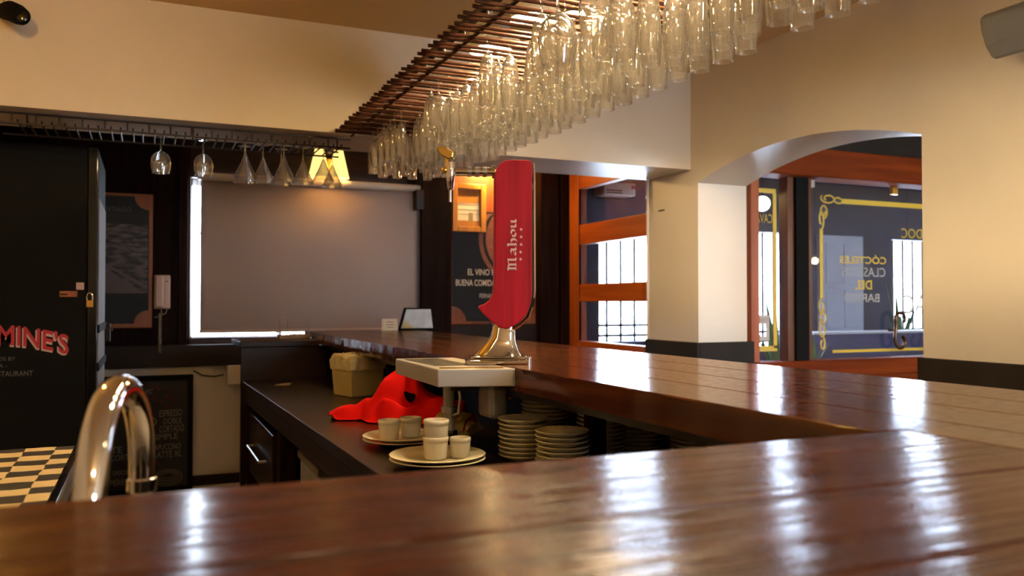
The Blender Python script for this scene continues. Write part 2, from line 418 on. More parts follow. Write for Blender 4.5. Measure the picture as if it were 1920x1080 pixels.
# right wall with the arch
Y0, Y1, ZS, ZA = 2.51, 4.07, 1.985, 2.105
rise = ZA - ZS; half = (Y1 - Y0) / 2; rad = (half * half + rise * rise) / (2 * rise); zc = ZA - rad; yc = (Y0 + Y1) / 2
wr = MB()
NA = 28
ys = [Y0 + (Y1 - Y0) * i / NA for i in range(NA + 1)]
zs = [zc + math.sqrt(max(0, rad * rad - (y - yc) ** 2)) for y in ys]
poly = [(-2.6, 0), (Y0, 0)] + list(zip(ys, zs)) + [(Y1, 0), (4.61, 0), (4.61, 2.66), (-2.6, 2.66)]
def strip(mb, a0, a1, x0, x1, za0, za1, zt):
    mb.add([(x0,a0,za0),(x0,a1,za1),(x0,a1,zt),(x0,a0,zt),(x1,a0,za0),(x1,a1,za1),(x1,a1,zt),(x1,a0,zt)],
           [(0,1,2,3),(7,6,5,4),(0,4,5,1)])
wr.box(3.0, 3.36, -2.6, Y0, 0, 2.66)
wr.box(3.0, 3.36, Y1, 4.61, 0, 2.66)
for i in range(NA): strip(wr, ys[i], ys[i+1], 3.0, 3.36, zs[i], zs[i+1], 2.66)
me_ = wr.build('wall_right', 'plaster_white'); struct(me_)
bs = sempty('baseboard_right', (3.0, 2.5, 0))
part('dado_panel', 'dado', bs, (2.975, 3.0, -2.6, Y0, 0, 1.04), bevel=0.004)
part('dado_panel', 'dado', bs, (2.985, 3.36, Y0, Y0 + 0.02, 0, 1.04), bevel=0.003)
part('dado_panel', 'dado', bs, (2.975, 3.0, Y1 - 0.02, 4.61, 0, 1.035), bevel=0.004)
part('dado_panel', 'dado', bs, (3.0, 3.40, Y1 - 0.02, Y1, 0, 1.035), bevel=0.003)
# back wall: window opening X .27-1.95, Z 1.02-2.16 ; entrance openings further right
WX0, WX1, WZ0, WZ1 = 0.275, 1.84, 1.02, 2.15
wb = sempty('wall_back', (0, 6.2, 0))
part('plaster_panel', 'plaster_white', wb, (-1.3, 0.43, 6.2, 6.5, 0, 0.83), (0.43, 0.62, 6.24, 6.5, 0, 0.83), (0.62, 3.2, 6.2, 6.5, 0, 0.83))
part('plaster_box', 'plaster_white', wb, (0.52, 0.66, 6.12, 6.24, 0.70, 0.83), bevel=0.004)
part('skirting', 'dark_x', wb, (-1.3, 3.2, 6.18, 6.2, 0, 0.07))
part('wood_panel', 'dark_z', wb, (-1.3, WX0, 6.2, 6.5, 0.83, 2.5), bevel=0.002)
part('wood_panel', 'dark_x', wb, (WX0, WX1, 6.2, 6.5, 0.83, WZ0))
part('wood_panel', 'dark_x', wb, (WX0, WX1, 6.2, 6.5, WZ1, 2.5))
part('wood_panel', 'dark_z', wb, (WX1, 3.2, 6.2, 6.5, 0.83, 2.5))
for i, (a, b_) in enumerate([(-0.42, -0.36), (0.02, 0.05), (0.20, 0.26)]):
    part('batten', 'dark_z', wb, (a, b_, 6.18, 6.2, 0.85, 2.5), bevel=0.003)
part('rail', 'dark_x', wb, (-1.3, WX0 + 0.35, 6.16, 6.2, 0.83, 0.98), bevel=0.004)
for i, (a, b_, mt) in enumerate([(1.92, 2.165, 'dark_z'), (2.93, 3.10, 'dark_z'), (3.115, 3.2, 'dark_z')]):
    struct(part('trim_%d' % (i + 1), mt, None, (a, b_, 6.08, 6.2, 0, 2.5), bevel=0.006))
struct(part('trim_4', 'dark_x', None, (2.165, 2.93, 6.14, 6.2, 0.95, 1.10), bevel=0.006))
# back window
w1 = sempty('window_1', (1.1, 6.3, 1.02))
part('frame', 'window_white', w1, (WX0, WX0 + .02, 6.34, 6.38, WZ0, WZ1), (WX1 - .04, WX1, 6.34, 6.38, WZ0, WZ1), (WX0, WX1, 6.34, 6.38, WZ0, WZ0 + .012), (WX0, WX1, 6.34, 6.38, WZ1 - .04, WZ1))
part('mullion', 'window_white', w1, (0.88, 0.92, 6.345, 6.375, WZ0, WZ1))
part('transom', 'window_white', w1, (WX0, WX1, 6.345, 6.375, 1.76, 1.78))
part('pane', 'pane_glass', w1, (WX0, WX1, 6.355, 6.36, WZ0, WZ1))
part('sill', 'window_white', w1, (WX0, WX1, 6.2, 6.5, WZ0 - .004, WZ0))
part('reveal', 'window_white', w1, (WX0, WX0 + .004, 6.2, 6.5, WZ0, WZ1))
# side window towards the entrance (plane along Y)
w2 = sempty('window_2', (3.2, 5.4, 0.9))
def w2rail(z0, z1, n='rail'): return part(n, 'orange_y', w2, (3.2, 3.27, 4.61, 5.93, z0, z1), bevel=0.006)
part('stile', 'orange_z', w2, (3.195, 3.275, 5.93, 6.15, 0.0, 2.5), bevel=0.006)
part('stile', 'dark_z', w2, (3.19, 3.28, 6.15, 6.2, 0.0, 2.5))
w2rail(2.19, 2.50); w2rail(1.74, 1.90); w2rail(1.28, 1.42); w2rail(0.0, 0.965)
for z0, z1 in ((1.90, 2.19), (1.42, 1.74), (0.965, 1.28)):
    part('pane', 'pane_glass', w2, (3.232, 3.238, 4.61, 5.93, z0, z1))
part('stop_bead', 'dark_z', w2, (3.2, 3.212, 5.915, 5.93, 0.965, 2.19))
# glazed partition behind the arch (plane along X)
pt = sempty('window_3', (4.2, 4.35, 0))
part('wall_piece', 'plaster_white', pt, (3.36, 3.585, 4.35, 4.6, 0, 2.66))
part('jamb', 'orange_z', pt, (3.585, 3.655, 4.30, 4.40, 0.0, 2.12), bevel=0.006)
part('post', 'brown_z', pt, (3.90, 3.955, 4.31, 4.40, 0.86, 2.12), bevel=0.005)
part('post', 'black_paint', pt, (3.955, 4.065, 4.29, 4.42, 0.86, 2.12), bevel=0.004)
part('post', 'brown_z', pt, (4.065, 4.108, 4.31, 4.40, 0.86, 2.12), bevel=0.005)
part('lintel', 'orange_x', pt, (3.50, 8.5, 4.22, 4.42, 2.11, 2.30), bevel=0.012)
part('upper_wall', 'dado', pt, (3.36, 8.5, 4.35, 4.5, 2.30, 2.66))
part('bottom_rail', 'orange_x', pt, (3.585, 8.5, 4.26, 4.42, 0.77, 0.885), bevel=0.01)
part('lower_panel', 'orange_x', pt, (3.585, 8.5, 4.32, 4.40, 0.0, 0.77))
for a, b_ in ((3.655, 3.90), (4.108, 5.048), (5.056, 6.2), (6.21, 8.5)):
    part('pane', 'hazed_glass', pt, (a, b_, 4.356, 4.362, 0.885, 2.11))
part('clip', 'steel', pt, (4.13, 4.17, 4.345, 4.372, 2.06, 2.11)); part('clip', 'brass', pt, (4.90, 4.95, 4.345, 4.372, 2.05, 2.11))
# gold line border with curled ends, and lettering, on the far side of the glass (mirrored from here)
def border(x, z0, z1):
    part('gold_line', 'gold_paint', pt, (x - .014, x + .014, 4.3545, 4.356, z0, z1))
border(4.235, 1.30, 1.78)
part('gold_line', 'gold_paint', pt, (4.42, 8.4, 4.3545, 4.356, 1.96, 1.995)); part('gold_line', 'gold_paint', pt, (4.33, 8.4, 4.3545, 4.356, 0.925, 0.945))
part('gold_line', 'gold_paint', pt, (3.66, 3.84, 4.3545, 4.356, 2.00, 2.03)); part('gold_line', 'gold_paint', pt, (3.815, 3.845, 4.3545, 4.356, 0.97, 2.00)); part('gold_line', 'gold_paint', pt, (3.66, 3.845, 4.3545, 4.356, 0.95, 0.985))
def curl(cx_, cz_, rx, rz_, turns, a0, thick=0.006):
    pts = []
    for i in range(40):
        t = i / 39; a = a0 + turns * 2 * math.pi * t; k = 1 - 0.55 * t
        pts.append((cx_ + rx * k * math.cos(a), 4.3545, cz_ + rz_ * k * math.sin(a)))
    MB().tube(pts, thick, 6).build('gold_scroll', 'gold_paint', pt, world=True)
for (a, b_, rx, rz_, t_, a0) in [(4.235, 1.845, .024, .07, 1, -1.57), (4.255, 1.90, .035, .05, 1.2, -1.2), (4.30, 1.99, .07, .035, 1.2, 2.6), (4.39, 1.985, .05, .028, -1, 0.3),
                                (4.235, 1.245, .024, .06, 1, 1.57), (4.25, 1.17, .035, .05, 1.2, 1.2), (4.24, 1.09, .03, .07, 1, 1.57), (4.24, 0.99, .022, .05, -1, 1.5)]:
    curl(a, b_, rx, rz_, t_, a0)
text('CÓCTELES', 4.40, 4.84, 1.545, 1.61, 4.354, 'gold_paint', pt, mirror=True, bold=0.02)
text('CLASICOS', 4.42, 4.83, 1.455, 1.52, 4.354, 'white_paint', pt, mirror=True)
text('DEL', 4.54, 4.70, 1.365, 1.43, 4.354, 'gold_paint', pt, mirror=True, bold=0.02)
text('BARRIO', 4.44, 4.77, 1.275, 1.335, 4.354, 'white_paint', pt, mirror=True)
text('CAVA', 3.67, 3.81, 1.80, 1.86, 4.354, 'gold_paint', pt, mirror=True)
text('DOC', 4.99, 5.20, 1.74, 1.81, 4.354, 'gold_paint', pt, mirror=True)
text('AC', 5.00, 5.24, 1.19, 1.33, 4.354, 'white_paint', pt, mirror=True)
nt_ = thing('notice', 'small white notice card stuck low on the narrow pane', 'notice', (3.71, 4.35, 1.03))
part('card', 'ac_white', nt_, (3.658, 3.775, 4.350, 4.354, 1.02, 1.05), (3.658, 3.775, 4.350, 4.354, 1.13, 1.19), (3.658, 3.682, 4.350, 4.354, 1.05, 1.13), (3.75, 3.775, 4.350, 4.354, 1.05, 1.13))
text('ABIERTO', 3.672, 3.765, 1.145, 1.17, 4.349, 'print_ink', nt_)
# entrance far wall with barred openings
OP = [(3.60, 4.75, 0.93, 1.86), (5.22, 5.76, 0.85, 1.95), (7.08, 8.1, 0.85, 1.93)]
we = sempty('wall_entrance', (5.5, 6.3, 0))
xs = 3.2
for i, (a, b_, z0, z1) in enumerate(OP):
    part('wall_panel', 'blue_wall', we, (xs, a, 6.3, 6.5, 0, 2.5)); part('wall_panel', 'blue_dark', we, (a, b_, 6.3, 6.5, 0, z0)); part('wall_panel', 'blue_wall', we, (a, b_, 6.3, 6.5, z1, 2.5)); xs = b_
    wn = sempty('window_%d' % (i + 4), ((a + b_) / 2, 6.4, z0))
    n = int((b_ - a) / 0.15)
    for k in range(1, n + 1):
        x = a + (b_ - a) * k / (n + 1)
        MB().tube([(x, 6.42, z0), (x, 6.42, z1)], 0.014, 6).build('bar', 'iron', wn, world=True)
    for z in (z0 + 0.14, z0 + 0.05):
        MB().tube([(a, 6.42, z), (b_, 6.42, z)], 0.013, 6).build('cross_bar', 'iron', wn, world=True)
    part('pane', 'pane_glass', wn, (a, b_, 6.36, 6.365, z0, z1))
part('wall_panel', 'blue_wall', we, (xs, 8.5, 6.3, 6.5, 0, 2.5))
d1 = sempty('door_1', (6.4, 6.2, 0))
part('leaf', 'door_grey', d1, (6.05, 6.62, 6.24, 6.29, 0.02, 1.94), bevel=0.004)
for z0, z1 in ((0.2, 0.95), (1.02, 1.40), (1.46, 1.86)):
    part('door_panel', 'door_grey', d1, (6.12, 6.32, 6.228, 6.24, z0, z1), (6.36, 6.56, 6.228, 6.24, z0, z1), bevel=0.004)
lw = sempty('wall_low', (6.4, 5.5, 0))
part('low_panel', 'blue_dark', lw, (4.85, 8.4, 5.45, 5.6, 0, 1.0)); part('cap', 'window_white', lw, (4.85, 8.4, 5.43, 5.62, 1.0, 1.02), bevel=0.004)

# sampling portals in the window openings (they emit nothing themselves)
def portal(x, y, z, sx, sy, rot):
    l = bpy.data.lights.new('window_portal', 'AREA'); l.shape = 'RECTANGLE'; l.size = sx; l.size_y = sy; l.cycles.is_portal = True
    o = bpy.data.objects.new('window_portal', l); col.objects.link(o); o.location = (x, y, z); o.rotation_euler = rot
for a, b_, z0, z1 in FW: portal((a + b_) / 2, -2.72, (z0 + z1) / 2, b_ - a, z1 - z0, (math.pi / 2, 0, math.pi))
for a, b_, z0, z1 in OP: portal((a + b_) / 2, 6.52, (z0 + z1) / 2, b_ - a, z1 - z0, (math.pi / 2, 0, 0))
portal((WX0 + WX1) / 2, 6.52, (WZ0 + WZ1) / 2, WX1 - WX0, WZ1 - WZ0, (math.pi / 2, 0, 0))
# ------------------------------------------------------------------ front bar counter
def plank(name, mat, parent, x0, x1, y0, y1, z0, z1, axis, rag=0.0, seed=0, nl=90, nw=6):
    """plank with a finely divided top so worn edges and dips are real relief"""
    m_ = MB()
    V = []; F = []
    for i in range(nl + 1):
        for j in range(nw + 1):
            t = i / nl; wdt = (y1 - y0) if axis == 'X' else (x1 - x0); ed = 0.0022 / wdt; s_ = (0, ed, .25, .5, .75, 1 - ed, 1)[j]
            a = (x0 + (x1 - x0) * t) if axis == 'X' else (x0 + (x1 - x0) * s_)
            b_ = (y0 + (y1 - y0) * s_) if axis == 'X' else (y0 + (y1 - y0) * t)
            q = Vector((a * 7 + seed, b_ * 7, seed * 1.7))
            e = 1 if j in (0, nw) else 0
            h = -(0.0030 * e) - e * rag * max(0, mnoise.noise(q * 3.1)) * (0.8 if j else 0.25)
            if e and rag:
                o = rag * mnoise.noise(q * 2.3 + Vector((9, 3, 1)))
                if axis == 'X': b_ += o if j else -o * .3
                else: a += o
            V.append((a, b_, z1 + h))
    for i in range(nl):
        for j in range(nw):
            k = i * (nw + 1) + j
            F.append((k, k + nw + 1, k + nw + 2, k + 1))
    n0 = len(V)
    ring = [i * (nw + 1) for i in range(nl + 1)] + [nl * (nw + 1) + j for j in range(1, nw + 1)] + [i * (nw + 1) + nw for i in range(nl - 1, -1, -1)] + [j for j in range(nw - 1, 0, -1)]
    for r_ in ring: V.append((V[r_][0], V[r_][1], z0))
    nr = len(ring)
    for i in range(nr): F.append((ring[i], n0 + i, n0 + (i + 1) % nr, ring[(i + 1) % nr]))
    F.append(tuple(n0 + i for i in range(nr)))
    m_.add(V, F)
    return m_.build(name, mat, parent, smooth=True, world=True, angle=0.7)
fb = thing('bar_counter', 'glossy dark red-brown plank counter filling the foreground', 'bar counter', (0.1, 0.45, 0))
fy = [0.09, 0.245, 0.40, 0.575, 0.81]
for i in range(4):
    plank('plank', 'bar_x', fb, -0.75, 0.928, fy[i] + (0.0015 if i else 0), fy[i+1] - (0.0015 if i < 3 else 0), 1.04, 1.10, 'X', 0.004 if i == 3 else 0.0008, i * 3.3 + 1)
part('underside', 'dark_x', fb, (-0.72, 0.93, 0.13, 0.76, 1.01, 1.04))
part('front_panel', 'dark_x', fb, (-0.72, 1.0, 0.18, 0.22, 0, 1.01))
part('back_panel', 'dark_x', fb, (-0.72, 0.46, 0.70, 0.73, 0, 1.01))
# long bar
lb = thing('bar_counter', 'long dark wooden bar counter running from the corner to the back window', 'bar counter', (1.25, 2.6, 0))
lx = [0.882, 1.045, 1.215, 1.38, 1.56]
for i in range(4):
    y0 = 0.09
    plank('plank', 'bar_y', lb, lx[i] + (0.001 if i else (0.05 if False else 0)), lx[i+1] - (0.001 if i < 3 else 0), (0.815 if i == 0 else y0), 5.15, 1.04, 1.10, 'Y', 0.0022 if i == 0 else 0.0006, i * 2.1 + 20, nl=160)
plank('plank', 'bar_y', lb, 0.932, 1.044, 0.09, 0.813, 1.04, 1.10, 'Y', 0.0006, 31, nl=30)
part('apron', 'dark_y', lb, (0.93, 0.96, 0.83, 5.1, 1.012, 1.04))
part('customer_panel', 'dark_y', lb, (1.46, 1.50, 0.2, 5.1, 0, 1.04))
for (x, y) in ((1.04, 1.86), (1.02, 3.1), (1.02, 4.4), (1.36, 1.5)):
    part('post', 'dark_z', lb, (x, x + .045, y, y + .045, 0.85, 1.04), bevel=0.004)
part('return_top', 'dark_x', lb, (0.46, 0.885, 4.68, 5.15, 1.03, 1.062), bevel=0.004)
part('return_panel', 'dark_x', lb, (0.468, 0.93, 4.70, 4.73, 0, 1.03), bevel=0.003)
part('end_panel', 'dark_x', lb, (0.93, 1.5, 5.07, 5.10, 0, 1.04))
# work counter under the bar
wc = thing('work_counter', 'low dark wooden work counter under the long bar with drawers facing the aisle', 'counter', (0.95, 2.7, 0))
MB().prism([(0.545, 0.83), (1.45, 0.83), (1.45, 4.695), (0.472, 4.695)], 0.815, 0.85, 'z').build('top', 'dark_y', wc, world=True, bevel=0.003)
def ctx(y): return 0.545 - (y - 0.83) / (4.7 - 0.83) * 0.073
MB().prism([(ctx(.9) + .012, 0.9), (ctx(.9) + .04, 0.9), (ctx(4.69) + .04, 4.69), (ctx(4.69) + .012, 4.69)], 0.735, 0.813, 'z').build('apron', 'dark_y', wc, world=True, bevel=0.003)
for y in (1.2, 2.3, 3.55, 4.58):
    part('leg', 'dark_z', wc, (ctx(y) + .015, ctx(y) + .085, y, y + .08, 0, 0.735), bevel=0.003)
part('back_board', 'dark_z', wc, (0.95, 0.98, 0.9, 4.69, 0, 0.80)); part('shelf', 'dark_y', wc, (0.53, 0.95, 3.6, 4.69, 0.22, 0.25))
dr = part('drawer', 'dark_y', wc, (ctx(4.1) + .014, ctx(4.1) + .06, 3.68, 4.54, 0.40, 0.70), bevel=0.004)
hm = MB(); xh = ctx(4.1)
hm.tube([(xh + .012, 3.86, .56), (xh - .02, 3.86, .56), (xh - .02, 4.32, .56), (xh + .012, 4.32, .56)], 0.006, 8)
hd_ = hm.build('handle', 'steel', wc, world=True, smooth=True); hd_.parent = dr; hd_.matrix_parent_inverse = Matrix()
bn = thing('storage_box', 'pale grey box standing on the floor under the work counter', 'box', (0.62, 3.2, 0))
part('body', 'steel_dull', bn, (0.56, 0.86, 2.95, 3.35, 0.0, 0.66), bevel=0.01); part('lid', 'grey_strip', bn, (0.55, 0.87, 2.94, 3.36, 0.66, 0.69), bevel=0.006)
# sink unit hidden behind the front bar and its faucet
sk = thing('sink_unit', 'steel sink unit behind the foreground counter carrying the chrome faucet', 'sink', (-0.1, 1.1, 0))
part('cabinet', 'steel_dull', sk, (-0.70, 0.43, 0.84, 1.38, 0, 0.78)); part('top', 'steel', sk, (-0.72, 0.44, 0.83, 0.95, 0.78, 0.81), (-0.72, 0.44, 1.33, 1.40, 0.78, 0.81), (-0.72, -0.25, 0.95, 1.33, 0.78, 0.81), (0.2, 0.44, 0.95, 1.33, 0.78, 0.81))
part('basin', 'steel', sk, (-0.25, 0.2, 0.95, 1.33, 0.781, 0.79))
fc = thing('faucet', 'large curved chrome gooseneck faucet rising behind the foreground counter', 'faucet', (-0.052, 0.90, 0.81))
pth = [Vector((-0.052, 0.90, 0.81)), Vector((-0.052, 0.90, 0.95)), Vector((-0.0515, 0.905, 1.03)), Vector((-0.049, 0.917, 1.09)), Vector((-0.045, 0.94, 1.135)), Vector((-0.038, 0.975, 1.164)), Vector((-0.029, 1.02, 1.1745)),
       Vector((-0.020, 1.07, 1.168)), Vector((-0.012, 1.115, 1.145)), Vector((-0.006, 1.15, 1.11)), Vector((-0.004, 1.165, 1.07)), Vector((-0.004, 1.168, 1.035))]
def crom(P, n=6):
    o = []
    for i in range(len(P) - 1):
        p0, p1, p2, p3 = P[max(i-1, 0)], P[i], P[i+1], P[min(i+2, len(P)-1)]
        for k in range(n):
            t = k / n
            o.append(0.5 * ((2*p1) + (p2-p0)*t + (2*p0-5*p1+4*p2-p3)*t*t + (3*p1-p0-3*p2+p3)*t**3))
    o.append(P[-1]); return o
cp = crom(pth)
MB().tube(cp, 0.0155, 24).build('spout', 'chrome', fc, world=True, smooth=True)
MB().lathe([(.016, 1.028), (.018, 1.03), (.018, 1.045), (.0162, 1.047)], 20, -0.004, 1.168).build('nozzle', 'chrome', fc, world=True, smooth=True)
MB().lathe([(.032, 0.81), (.032, 0.82), (.022, 0.835), (.018, 0.86)], 24, -0.052, 0.90).build('base', 'chrome', fc, world=True, smooth=True)

# ------------------------------------------------------------------ left back counter with checkered cloth
bc = thing('back_counter', 'black steel-edged counter at the left under the checkered cloth', 'counter', (-0.6, 1.8, 0))
part('body', 'black_paint', bc, (-1.26, -0.17, 1.45, 2.46, 0, 0.86)); part('top', 'black_gloss', bc, (-1.27, -0.152, 1.43, 2.47, 0.86, 0.895), bevel=0.002)
part('edge_trim', 'steel', bc, (-0.152, -0.147, 1.43, 2.47, 0.862, 0.897))
cm = MB(); NX, NY = 30, 44
cm.add([(-0.75 + 0.582 * i / NX, 1.46 + 0.985 * j / NY, 0.8965 + 0.0018 * (1 + mnoise.noise(Vector((i * .4, j * .5, 2))))) for j in range(NY + 1) for i in range(NX + 1)],
       [(j*(NX+1)+i, j*(NX+1)+i+1, (j+1)*(NX+1)+i+1, (j+1)*(NX+1)+i) for j in range(NY) for i in range(NX)])
tag(cm.build('checkered_cloth', 'checker', smooth=True), 'black and cream checkered cloth lying on the left counter', 'cloth')

# ------------------------------------------------------------------ tall black fridge with painted sign
fg = thing('fridge', 'tall black fridge with red painted lettering at the left edge', 'fridge', (-0.6, 5.0, 0))
part('body', 'black_paint', fg, (-1.1, -0.226, 4.64, 5.40, 0.02, 2.045), bevel=0.006)
part('door', 'black_paint', fg, (-1.09, -0.272, 4.595, 4.64, 0.08, 2.04), bevel=0.006)
part('frame', 'black_gloss', fg, (-0.268, -0.226, 4.60, 4.64, 0.08, 2.04), bevel=0.004)
part('side_strip', 'grey_strip', fg, (-0.226, -0.222, 4.66, 5.38, 0.05, 1.80))
for z in (0.93, 1.12): part('hinge', 'black_matte', fg, (-0.228, -0.214, 4.62, 5.39, z, z + .04), bevel=0.003)
part('lever', 'iron', fg, (-0.214, -0.19, 5.30, 5.34, 1.05, 1.15)); part('lever_knob', 'chrome', fg, (-0.195, -0.175, 5.29, 5.31, 1.11, 1.13))
def arcf(u): return -0.055 * max(0, u) ** 1.8
yF = 4.5935
text("MINE'S", -0.652, -0.350, 1.062, 1.162, yF, 'paint_cream', fg, 'lettering', bold=0.035, tilt=0.0, arc=lambda u: arcf(u))
text("MINE'S", -0.647, -0.346, 1.070, 1.170, yF - .0015, 'paint_red', fg, 'lettering', bold=0.02, arc=lambda u: arcf(u))
text('LOS VINOS BY', -0.74, -0.572, 0.995, 1.013, yF, 'paint_grey', fg); text('C A T A -', -0.72, -0.605, 0.962, 0.98, yF, 'paint_grey', fg); text('HILE RESTAURANT', -0.74, -0.498, 0.92, 0.945, yF, 'paint_grey', fg, bold=0.01)
part('sticker', 'paint_cream', fg, (-0.317, -0.283, 4.591, 4.595, 1.335, 1.37)); part('tape', 'poster_wood', fg, (-0.388, -0.312, 4.590, 4.595, 1.300, 1.328)); part('tape_mark', 'black_matte', fg, (-0.385, -0.355, 4.5885, 4.59, 1.309, 1.315))
pdk = thing('padlock', 'small brass padlock hanging from the fridge door edge', 'padlock', (-0.256, 4.585, 1.25))
part('lock_body', 'brass', pdk, (-0.272, -0.240, 4.575, 4.592, 1.248, 1.283), bevel=0.003)
MB().tube([(-0.268, 4.584, 1.28), (-0.27, 4.584, 1.30), (-0.264, 4.584, 1.316), (-0.256, 4.584, 1.32), (-0.248, 4.584, 1.314), (-0.244, 4.584, 1.30), (-0.245, 4.584, 1.28)], 0.0035, 8).build('shackle', 'chrome', pdk, world=True, smooth=True)

# ------------------------------------------------------------------ chalkboard
cb = thing('chalkboard', 'black chalkboard menu standing on the floor against the low white wall', 'chalkboard', (0.03, 6.1, 0))
part('board', 'slate', cb, (-0.24, 0.285, 6.10, 6.13, 0.02, 0.76))
for q in ((-0.26, -0.225, 6.09, 6.14, 0, 0.78), (0.262, 0.297, 6.09, 6.14, 0, 0.78), (-0.225, 0.262, 6.09, 6.14, 0.745, 0.78), (-0.225, 0.262, 6.09, 6.14, 0, 0.03)):
    part('frame_bar', 'black_paint', cb, q, bevel=0.004)
yB = 6.0985
for s_, a, b_, z0, z1 in (('ESPRESSO', .085, .225, .50, .545), ('DOBLE', .11, .225, .45, .49), ('CORTADO', .085, .24, .395, .44), ('SIMPLE', .045, .20, .345, .385), ('CAPUCCINO', .035, .22, .275, .315), ('LATTE XL', .055, .225, .225, .265),
                         ('TE', -.21, -.14, .275, .315), ('CORTADITO', -.21, .02, .225, .262), ('CHOCOLATE', -.20, -.06, .13, .16), ('HELADO', -.03, .05, .13, .16), ('MERIENDA', -.21, -.05, .06, .10), ('DE', -.01, .04, .09, .12)):
    text(s_, a, b_, z0, z1, yB, 'chalk', cb, 'chalk_lettering', tilt=-0.02)
text('EC', -0.005, 0.045, 0.66, 0.69, yB, 'chalk', cb, 'chalk_lettering', shear=0.3)
def chalk_line(pts, mat='chalk', r=0.003, n='chalk_line'):
    MB().tube([(x, yB, z) for x, z in pts], r, 5).build(n, mat, cb, world=True)
chalk_line([(-.03, .72), (.08, .70), (.05, .62), (-.02, .64), (-.03, .72)], 'chalk_red'); chalk_line([(.07, .69), (.15, .68), (.12, .60), (.06, .62)], 'chalk_red'); chalk_line([(.11, .64), (.18, .62), (.15, .54), (.13, .58), (.10, .59)], 'chalk_red')
chalk_line([(.03 + .035 * math.cos(a * .5), .47 + .03 * math.sin(a * .5)) for a in range(14)]); chalk_line([(.01, .5), (.0, .44), (.04, .42)])
text('TAZA', -0.12, 0.09, 0.18, 0.21, yB, 'chalk_red', cb, 'chalk_lettering')
for k in range(4): chalk_line([(.14 + (.09 - .015 * k) * math.cos(a * .35), .09 + (.055 - .012 * k) * math.sin(a * .35) + .004 * k) for a in range(19)], r=0.002)
MB().tube([(0.30, 6.19, 0.80), (0.36, 6.18, 0.765), (0.44, 6.18, 0.755), (0.50, 6.19, 0.765)], 0.005, 6).build('wall_cable', 'cable_black')
tag(bpy.data.objects['wall_cable'], 'short black cable sagging across the low white wall beside the chalkboard', 'cable')

# ------------------------------------------------------------------ wall phone
ph = thing('wall_phone', 'cream plastic wall phone on the dark panelling beside the blind', 'phone', (0.095, 6.18, 1.23))
part('cradle', 'phone_plastic', ph, (0.045, 0.148, 6.15, 6.18, 1.23, 1.46), bevel=0.008)
part('handset', 'phone_plastic', ph, (0.052, 0.105, 6.115, 6.15, 1.24, 1.455), bevel=0.012); part('keypad', 'phone_plastic', ph, (0.112, 0.142, 6.143, 6.15, 1.26, 1.43), bevel=0.004); part('hook', 'black_matte', ph, (0.118, 0.135, 6.138, 6.144, 1.415, 1.42))
pts = [(0.085 + 0.009 * math.cos(i * 1.1), 6.15 + 0.009 * math.sin(i * 1.1), 1.20 - 0.0026 * i) for i in range(105)]
MB().tube([(0.09, 6.15, 1.235)] + pts, 0.0032, 5).build('cord', 'cord', ph, world=True, smooth=True)
MB().tube([(0.13, 6.16, 1.235), (0.12, 6.16, 1.20), (0.09, 6.16, 1.185), (0.05, 6.16, 1.17)], 0.003, 5).build('lead', 'cord', ph, world=True)

# ------------------------------------------------------------------ posters
def concave(x0, x1, z0, z1, r, n=8):
    P = []
    for cx_, cz_, a0 in ((x0, z0, math.pi / 2), (x1, z0, math.pi), (x1, z1, 1.5 * math.pi), (x0, z1, 0)):
        for i in range(n + 1):
            a = a0 - (math.pi / 2) * i / n
            P.append((cx_ + r * math.cos(a), cz_ + r * math.sin(a)))
    return P
pl = thing('poster', 'dark framed poster with a black-and-white city photograph beside the fridge', 'poster', (-0.12, 6.18, 1.1))
part('frame', 'poster_wood', pl, (-0.36, 0.035, 6.165, 6.18, 1.10, 2.01), bevel=0.004)
MB().prism(concave(-0.36, 0.012, 1.13, 1.99, 0.09), 6.158, 6.165).build('backing', 'poster_dark', pl, world=True)
part('photograph', 'city_print', pl, (-0.30, 0.005, 6.154, 6.158, 1.335, 1.80))
MB().prism([(-0.30, 1.335), (-0.02, 1.335), (-0.30, 1.54)], 6.1525, 6.154).build('road', 'photo_light', pl, world=True); MB().prism([(-0.30, 1.565), (-0.30, 1.55), (0.0, 1.36), (0.0, 1.385)], 6.1522, 6.154).build('kerb_line', 'photo_light', pl, world=True)
text('SANTIAGO', -0.30, -0.10, 1.885, 1.915, 6.157, 'paint_grey', pl)
pr = thing('poster', 'dark wine poster with a barrel and white Spanish lettering behind the beer tap', 'poster', (2.55, 6.18, 1.1))
part('frame', 'poster_wood', pr, (2.165, 2.93, 6.175, 6.2, 1.10, 2.5), bevel=0.003)
MB().prism(concave(2.20, 2.90, 1.125, 2.0, 0.12), 6.166, 6.175).build('backing', 'poster_dark', pr, world=True)
bz = [(2.72 + 0.30 * math.cos(2*math.pi*i/40), 1.78 + 0.33 * math.sin(2*math.pi*i/40)) for i in range(40)]
bz = [(min(x, 2.89), min(z, 1.985)) for x, z in bz]
MB().prism(bz, 6.160, 6.166).build('barrel_rim', 'barrel_print', pr, world=True)
bz2 = [(2.75 + 0.27 * math.cos(2*math.pi*i/40), 1.78 + 0.29 * math.sin(2*math.pi*i/40)) for i in range(40)]
bz2 = [(min(x, 2.885), min(z, 1.98)) for x, z in bz2]
bz3 = [(2.735 + 0.28 * math.cos(2*math.pi*i/40), 1.78 + 0.305 * math.sin(2*math.pi*i/40)) for i in range(40)]
MB().prism([(min(x, 2.887), min(z, 1.982)) for x, z in bz3], 6.158, 6.160).build('barrel_hoop', 'poster_dark', pr, world=True)
MB().prism(bz2, 6.155, 6.158).build('barrel_head', 'barrel_print', pr, world=True)
text('EL VINO HA', 2.325, 2.60, 1.49, 1.54, 6.153, 'poster_text', pr, bold=0.012)
